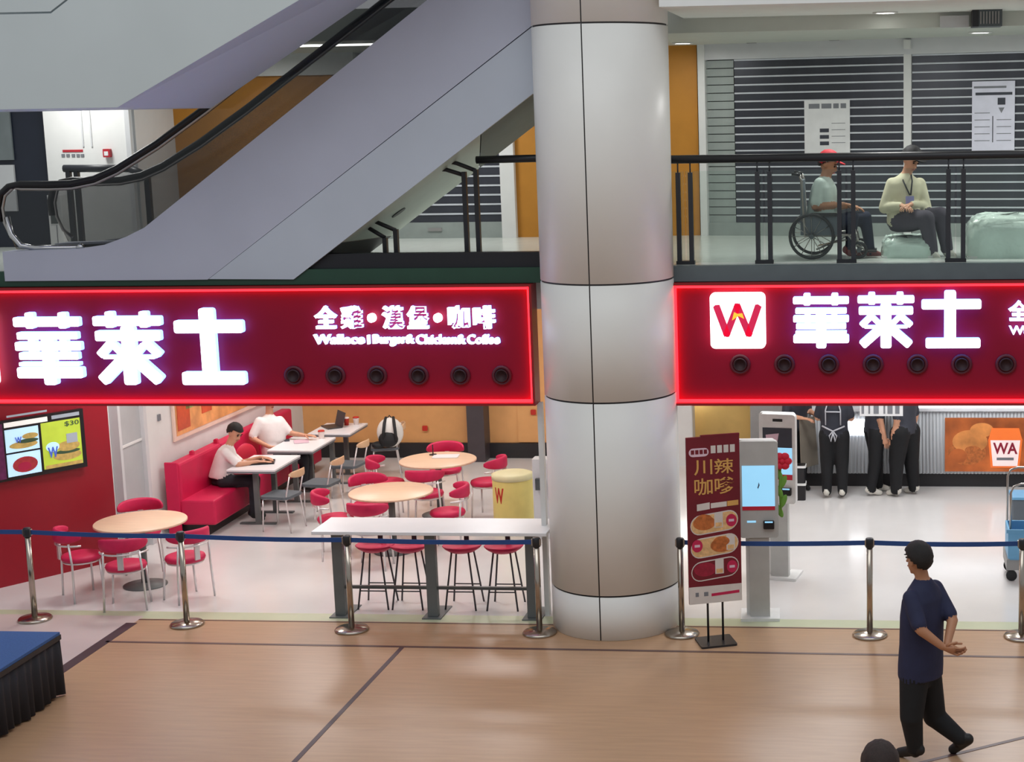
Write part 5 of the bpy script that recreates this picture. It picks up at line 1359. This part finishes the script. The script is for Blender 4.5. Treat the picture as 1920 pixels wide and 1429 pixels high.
def staff(label, u, v, fa, mats, tr=1.3, **kw):
    p = gz(u, v); J, f, r = stand(p.x, p.y, fa, **kw)
    hd_ = {}
    for sd, sg in (('l', -1), ('r', 1)): 
        d = (J[sd+'wr']-J[sd+'el']).normalized(); hd_[sd] = (d, -r*sg if abs(d.z) > .6 else Vector((0, 0, -1)), f if abs(d.z) > .6 else -r*sg, .5)
    root, _ = person(label, J, f, mats, (p.x, p.y, 0), 'short', 'hair', .014, 1.0, hands=hd_, tr=tr, tw=1.1)
    return root, J, f, r
bm = dict(skin='skin', shirt='shirt_black', trousers='trousers_black', shoe='shoe_black'); bw_ = dict(bm); bw_['shoe'] = 'shoe_white'
e1, J1, f1, r1 = staff('staff member in black behind the white kiosk wearing a brown apron', 1493, 920, -.70, bm, arms='lr')
def rel(root, mb, nm, m):
    o = mb.build(nm, m, root); o.location = -Vector(root.location); return o
def strap(root, pts, w, m, nm='apron_strap'): return rel(root, MB().tube(pts, w, 6), nm, m)
pc = J1['pelvis']
mb = MB(); A = [pc+f1*.20-r1*.16+Vector((0, 0, .12)), pc+f1*.22+r1*.16+Vector((0, 0, .12)), pc+f1*.26+r1*.18-Vector((0, 0, .55)), pc+f1*.24-r1*.18-Vector((0, 0, .55))]
B_ = [p+f1*.012 for p in A]; mb.add(A+B_, [(0, 1, 2, 3), (7, 6, 5, 4), (0, 4, 5, 1), (1, 5, 6, 2), (2, 6, 7, 3), (3, 7, 4, 0)])
rel(e1, mb, 'apron', 'apron_brown')
e2_, J2, f2, r2_ = staff('staff member seen from behind with pale apron straps tied at the back', 1565, 934, 1.50, bw_, arms='lr')
b2 = J2['pelvis']-f2*.135; Zv = Vector((0, 0, 1)); n2 = J2['neck']-f2*.14
for sg in (-1, 1):
    strap(e2_, [b2+r2_*sg*.10+Zv*.10, b2+r2_*sg*.10+Zv*.30-f2*.01, n2+r2_*sg*.06-Zv*.05], .010, 'apron_tie')
strap(e2_, [b2-r2_*.10+Zv*.28-f2*.012, b2+r2_*.10+Zv*.28-f2*.012], .010, 'apron_tie')
strap(e2_, [b2-r2_*.15+Zv*.08+f2*.03, b2-r2_*.07+Zv*.05-f2*.012, b2+Zv*.02-f2*.02, b2+r2_*.07+Zv*.05-f2*.012, b2+r2_*.15+Zv*.08+f2*.03], .011, 'apron_tie', 'apron_tie')
for sg in (-1, 1): strap(e2_, [b2+Zv*.02-f2*.02, b2+r2_*sg*.05-Zv*.04-f2*.03, b2+r2_*sg*.03-Zv*.12-f2*.02, b2+Zv*.0-f2*.022], .009, 'apron_tie', 'bow')
staff('staff member in black facing right with white sneakers apart', 1640, 926, .35, bw_, step=.09, lean=.03)
bc_ = dict(bw_); bc_['shirt'] = 'shirt_charcoal'
staff('staff member in charcoal shirt and wide black trousers at the counter', 1697, 929, 2.5, bc_, step=.05, spread=.12, tr=1.5)

hy = -7.05
hc = gy(1650, 1438, hy); J, f_, r_d = stand(hc.x, hy, PI/2+.15, h=hc.z/1.60*1.70); J['head'] = hc
person('dark brown haired person below the frame edge, only the crown showing', J, f_, dict(skin='skin', shirt='shirt_charcoal', trousers='trousers_dark', shoe='shoe_black'), (hc.x, hy, 0), 'short', 'hair_brown', .014, 1.04,
       hands={sd: ((J[sd+'wr']-J[sd+'el']), -r_d*sg, f_, .5) for sd, sg in (('l', -1), ('r', 1))}, hairargs=dict(back=-.95, front=.2, th=.026))

# ---- two men at the bench
def seated(px, ys, face, label, mats, base, sleeve='short', hair='hair', looks=None, hands=None, k=1.0, voxel=.013, **kw):
    J = {n: gy(u, v, ys+dy) for n, (u, v, dy) in px.items()}
    return person(label, J, face, mats, base, sleeve, hair, voxel, k, looks=looks, hands=hands, **kw)+(J,)
yb = 3.92
px = dict(pelvis=(414, 893, 0), neck=(429, 836, 0), head=(440, 812, 0), lsh=(424, 848, .17), rsh=(422, 850, -.17), lel=(452, 868, .22), rel=(448, 871, -.20), lwr=(490, 858, .12), rwr=(484, 866, -.06),
          lhip=(420, 903, .10), rhip=(420, 903, -.10), lkn=(478, 899, .12), rkn=(476, 902, -.12), lan=(478, 957, .10), ran=(476, 962, -.12), ltoe=(494, 966, .10), rtoe=(492, 972, -.12))
r_ = seated(px, yb, Vector((1, 0, 0)), 'man in white polo shirt leaning over the table at the red bench', dict(skin='skin', shirt='shirt_white', trousers='trousers_dark', shoe='shoe_black'), (gy(414, 893, yb).x, yb, 0),
       looks=Vector((.80, -.35, -.50)), hands=dict(l=(Vector((1, -.2, -.1)), Vector((0, 0, -1)), Vector((0, -1, 0)), .35), r=(Vector((1, .3, -.05)), Vector((0, 0, -1)), Vector((0, 1, 0)), .35)), up=Vector((.35, 0, 1)), tw=1.2, belly=1.1, shirt_hem=.02)
yb2 = 5.35
px = dict(pelvis=(512, 846, 0), neck=(505, 778, 0), head=(505, 752, 0), lsh=(527, 790, .10), rsh=(484, 792, -.14), lel=(543, 812, .12), rel=(472, 822, -.22), lwr=(570, 816, .10), rwr=(505, 838, -.30),
          lhip=(524, 853, .10), rhip=(516, 855, -.10), lkn=(574, 856, .12), rkn=(570, 860, -.12), lan=(574, 905, .10), ran=(570, 910, -.12), ltoe=(588, 912, .10), rtoe=(584, 917, -.12))
r_ = seated(px, yb2, Vector((.85, -.5, 0)), 'person in pale shirt reaching over the middle white table', dict(skin='skin', shirt='shirt_white', trousers='trousers_dark', shoe='shoe_black'), (gy(512, 846, yb2).x, yb2, 0),
       looks=Vector((.8, -.5, -.3)), hands=dict(l=(Vector((1, -.1, 0)), Vector((0, 0, -1)), Vector((0, -1, 0)), .3), r=(Vector((1, .3, 0)), Vector((0, 0, -1)), Vector((0, 1, 0)), .3)), tw=1.2, belly=1.1)

# ---- wheelchair and the two people on the gallery
yw = .85
px = dict(pelvis=(1542, 417, 0), neck=(1546, 333, 0), head=(1553, 309, 0), lsh=(1549, 346, .17), rsh=(1536, 346, -.17), lel=(1552, 392, .20), rel=(1528, 388, -.21), lwr=(1592, 386, .12), rwr=(1580, 383, -.12),
          lhip=(1550, 424, .09), rhip=(1548, 424, -.09), lkn=(1622, 408, .10), rkn=(1598, 408, -.10), lan=(1632, 470, .10), ran=(1594, 468, -.10), ltoe=(1652, 480, .10), rtoe=(1614, 478, -.10))
wroot, fr_, Jw = seated(px, yw, Vector((1, -.1, 0)), 'person in red cap and mint shirt sitting in the wheelchair', dict(skin='skin_tan', shirt='shirt_mint', trousers='trousers_navy', shoe='shoe_red'), (gy(1542, 417, yw).x, yw, ZS), hair='hair_grey', looks=Vector((.85, -.25, -.35)),
       hands=dict(l=(Vector((1, -.2, -.2)), Vector((0, 0, -1)), Vector((0, -1, 0)), .5), r=(Vector((1, .2, -.2)), Vector((0, 0, -1)), Vector((0, 1, 0)), .5)), k=.98, belly=1.25, tw=1.25)
hair_cap(wroot, Jw['head']+fr_[2]*.006, *fr_, 1.04, 'cap_red', back=-.35, front=.30, th=.014, nm='cap')
c = Jw['head']; o = MB(); br = [(c+fr_[2]*.062+fr_[1]*(.09+.075*math.sin(a))+fr_[0]*.085*math.cos(a)) for a in [PI*k/12 for k in range(13)]]
rel(wroot, MB().add([p for p in br]+[p+fr_[2]*.01 for p in br], [tuple(range(13)), tuple(range(25, 12, -1))]+[(k, 13+k, 13+(k+1) % 13, (k+1) % 13) for k in range(13)]), 'cap_brim', 'cap_red')
pw = Jw['pelvis']
wc_ = thing('wheelchair', 'folding wheelchair with grey spoked wheels under the person in the red cap', 'wheelchair', (pw.x, yw, ZS)); 
sh_ = pw.z-ZS-.115
def wheel(x, y, r, nm, tw=.016, spokes=12):
    w = MB().tube([(x+r*math.cos(2*PI*k/30), y, r+tw+r*0+r*math.sin(2*PI*k/30)) for k in range(30)], tw, 8, closed=True); o = w.build(nm, 'wheel_black', wc_)
    q = MB()
    for k in range(spokes): a = 2*PI*k/spokes; q.tube([(x, y, r+tw), (x+r*math.cos(a), y, r+tw+r*math.sin(a))], .004, 4)
    q.build('spokes', 'steel', o); MB().tube([(x, y-.03, r+tw), (x, y+.03, r+tw)], .025, 10).build('hub', 'steel_dark', o)
for sy in (-1, 1):
    wheel(-.10, sy*.29, .22, 'rear_wheel'); wheel(.38, sy*.24, .075, 'front_wheel', .014, 6)
    MB().tube([(-.22, sy*.24, .86), (-.20, sy*.24, .80), (-.17, sy*.24, sh_), (-.14, sy*.24, .24)], .012, 8).build('back_tube', 'steel', wc_)
    MB().tube([(-.30, sy*.24, .87), (-.21, sy*.24, .86)], .017, 8).build('push_handle', 'black_rubber', wc_)
    MB().tube([(-.17, sy*.25, sh_), (.27, sy*.25, sh_), (.36, sy*.22, .14), (.44, sy*.20, .08)], .012, 8).build('seat_tube', 'steel', wc_)
    MB().tube([(-.14, sy*.24, .24), (.34, sy*.24, .24)], .012, 8).build('frame_tube', 'steel', wc_)
    MB().tube([(.38, sy*.24, .16), (.34, sy*.24, .30)], .010, 8).build('fork', 'steel', wc_)
    MB().bb((.40, sy*.12-.07, .06), (.56, sy*.12+.07, .075)).build('footplate', 'black_base', wc_)
    MB().rbox((.02, sy*.27, sh_+.21), (.28, .045, .035), .015).build('armrest', 'black_base', wc_)
    MB().bb((-.16, sy*.262-.006, sh_), (.16, sy*.262+.006, sh_+.19)).build('side_guard', 'crate_grey', wc_)
MB().bb((-.17, -.23, sh_-.015), (.26, .23, sh_+.005)).build('seat', 'black_base', wc_)
MB().bb((-.215, -.23, sh_), (-.185, .23, .80)).build('backrest', 'crate_grey', wc_)
MB().tube([(-.05, -.23, .1), (.25, .23, sh_-.05)], .010, 8).build('cross_brace', 'steel', wc_); MB().tube([(-.05, .23, .1), (.25, -.23, sh_-.05)], .010, 8).build('cross_brace', 'steel', wc_)

yc = .95
px = dict(pelvis=(1690, 410, .0), neck=(1699, 326, -.04), head=(1708, 301, -.07), lsh=(1724, 345, .05), rsh=(1673, 345, -.05), lel=(1736, 388, .0), rel=(1658, 390, -.08), lwr=(1708, 384, -.22), rwr=(1690, 386, -.24),
          lhip=(1704, 415, .05), rhip=(1684, 415, -.05), lkn=(1764, 404, -.14), rkn=(1736, 410, -.26), lan=(1776, 468, -.12), ran=(1748, 472, -.24), ltoe=(1788, 480, -.16), rtoe=(1758, 483, -.30))
croot, fr_, Jc = seated(px, yc, Vector((.45, -.9, 0)), 'person in cream jacket and dark cap sitting on the wrapped bench', dict(skin='skin', shirt='jacket_cream', trousers='skirt_plum', shoe='shoe_white'), (gy(1690, 410, yc).x, yc, ZS), 'long', 'hair', looks=Vector((.55, -.7, -.45)),
       hands=dict(l=(Vector((-.5, -.8, -.1)), Vector((0, 0, -1)), Vector((0, 1, .2)), .6), r=(Vector((.5, -.8, -.1)), Vector((0, 0, -1)), Vector((0, 1, .2)), .6)), k=1.0, tr=1.25)
hair_cap(croot, Jc['head']+fr_[2]*.006, *fr_, 1.04, 'cap_black', back=-.45, front=.30, th=.016, nm='cap')
c = Jc['head']; br = [(c+fr_[2]*.062+fr_[1]*(.09+.085*math.sin(a))+fr_[0]*.085*math.cos(a)) for a in [PI*k/12 for k in range(13)]]
rel(croot, MB().add([p for p in br]+[p+fr_[2]*.01 for p in br], [tuple(range(13)), tuple(range(25, 12, -1))]+[(k, 13+k, 13+(k+1) % 13, (k+1) % 13) for k in range(13)]), 'cap_brim', 'cap_black')
nk = Jc['neck']; ch = Jc['neck'].lerp(Jc['pelvis'], .50)+Vector((.06, -.15, 0))
rel(croot, MB().tube([nk+Vector((-.05, -.02, .0)), nk+Vector((-.03, -.10, -.07)), ch+Vector((.0, -.02, .02))], .008, 6).tube([nk+Vector((.05, -.03, .0)), nk+Vector((.06, -.11, -.07)), ch+Vector((.01, -.02, .02))], .008, 6), 'lanyard', 'lanyard')
rel(croot, MB().box(ch+Vector((0, -.03, -.05)), (.09, .008, .12), .4), 'badge', 'badge_blue')
# plastic wrapped pale green benches
def wrapped(px0, px1, y0, y1, ztop, label, seed):
    a = gy(px0, 470, y0).x; b = gy(px1, 470, y0).x; rnd = random.Random(seed); nx, ny, nz = 26, 10, 10
    w, d, h = b-a, y1-y0, ztop-ZS; mb = MB(); vs = []; fs = []
    t = thing('wrapped_bench', label, 'bench', ((a+b)/2, (y0+y1)/2, ZS))
    n, m = 48, 14
    for i in range(m+1):
        f = i/m; ph = f*PI/2
        for k in range(n):
            an = 2*PI*k/n; ex = .35
            cx_, sy_ = math.copysign(abs(math.cos(an))**ex, math.cos(an)), math.copysign(abs(math.sin(an))**ex, math.sin(an))
            rr = math.cos(ph)**.28 if f < 1 else 0; jz = (rnd.random()-.5)*.035 if f > .45 else (rnd.random()-.5)*.02
            vs.append((w/2*cx_*rr+(rnd.random()-.5)*.02, d/2*sy_*rr+(rnd.random()-.5)*.02, max(0, h*math.sin(ph)**.55+jz*(1 if i else 0))))
    for i in range(m):
        for k in range(n): fs.append((i*n+k, i*n+(k+1) % n, (i+1)*n+(k+1) % n, (i+1)*n+k))
    mb.add(vs, fs, True); mb.build('cover', 'wrap_green', t)
    MB().rbox((0, 0, .01), (w*.98, d*.96, .02), .03).build('base', 'kiosk_white', t)
wrapped(1652, 1752, .62, 1.35, gy(1690, 420, yc).z-.13, 'low pale green plastic wrapped bench under the person in cream', 3)
wrapped(1812, 2010, .50, 1.25, gy(1870, 405, .55).z, 'taller pale green plastic wrapped block at the right of the gallery', 5)
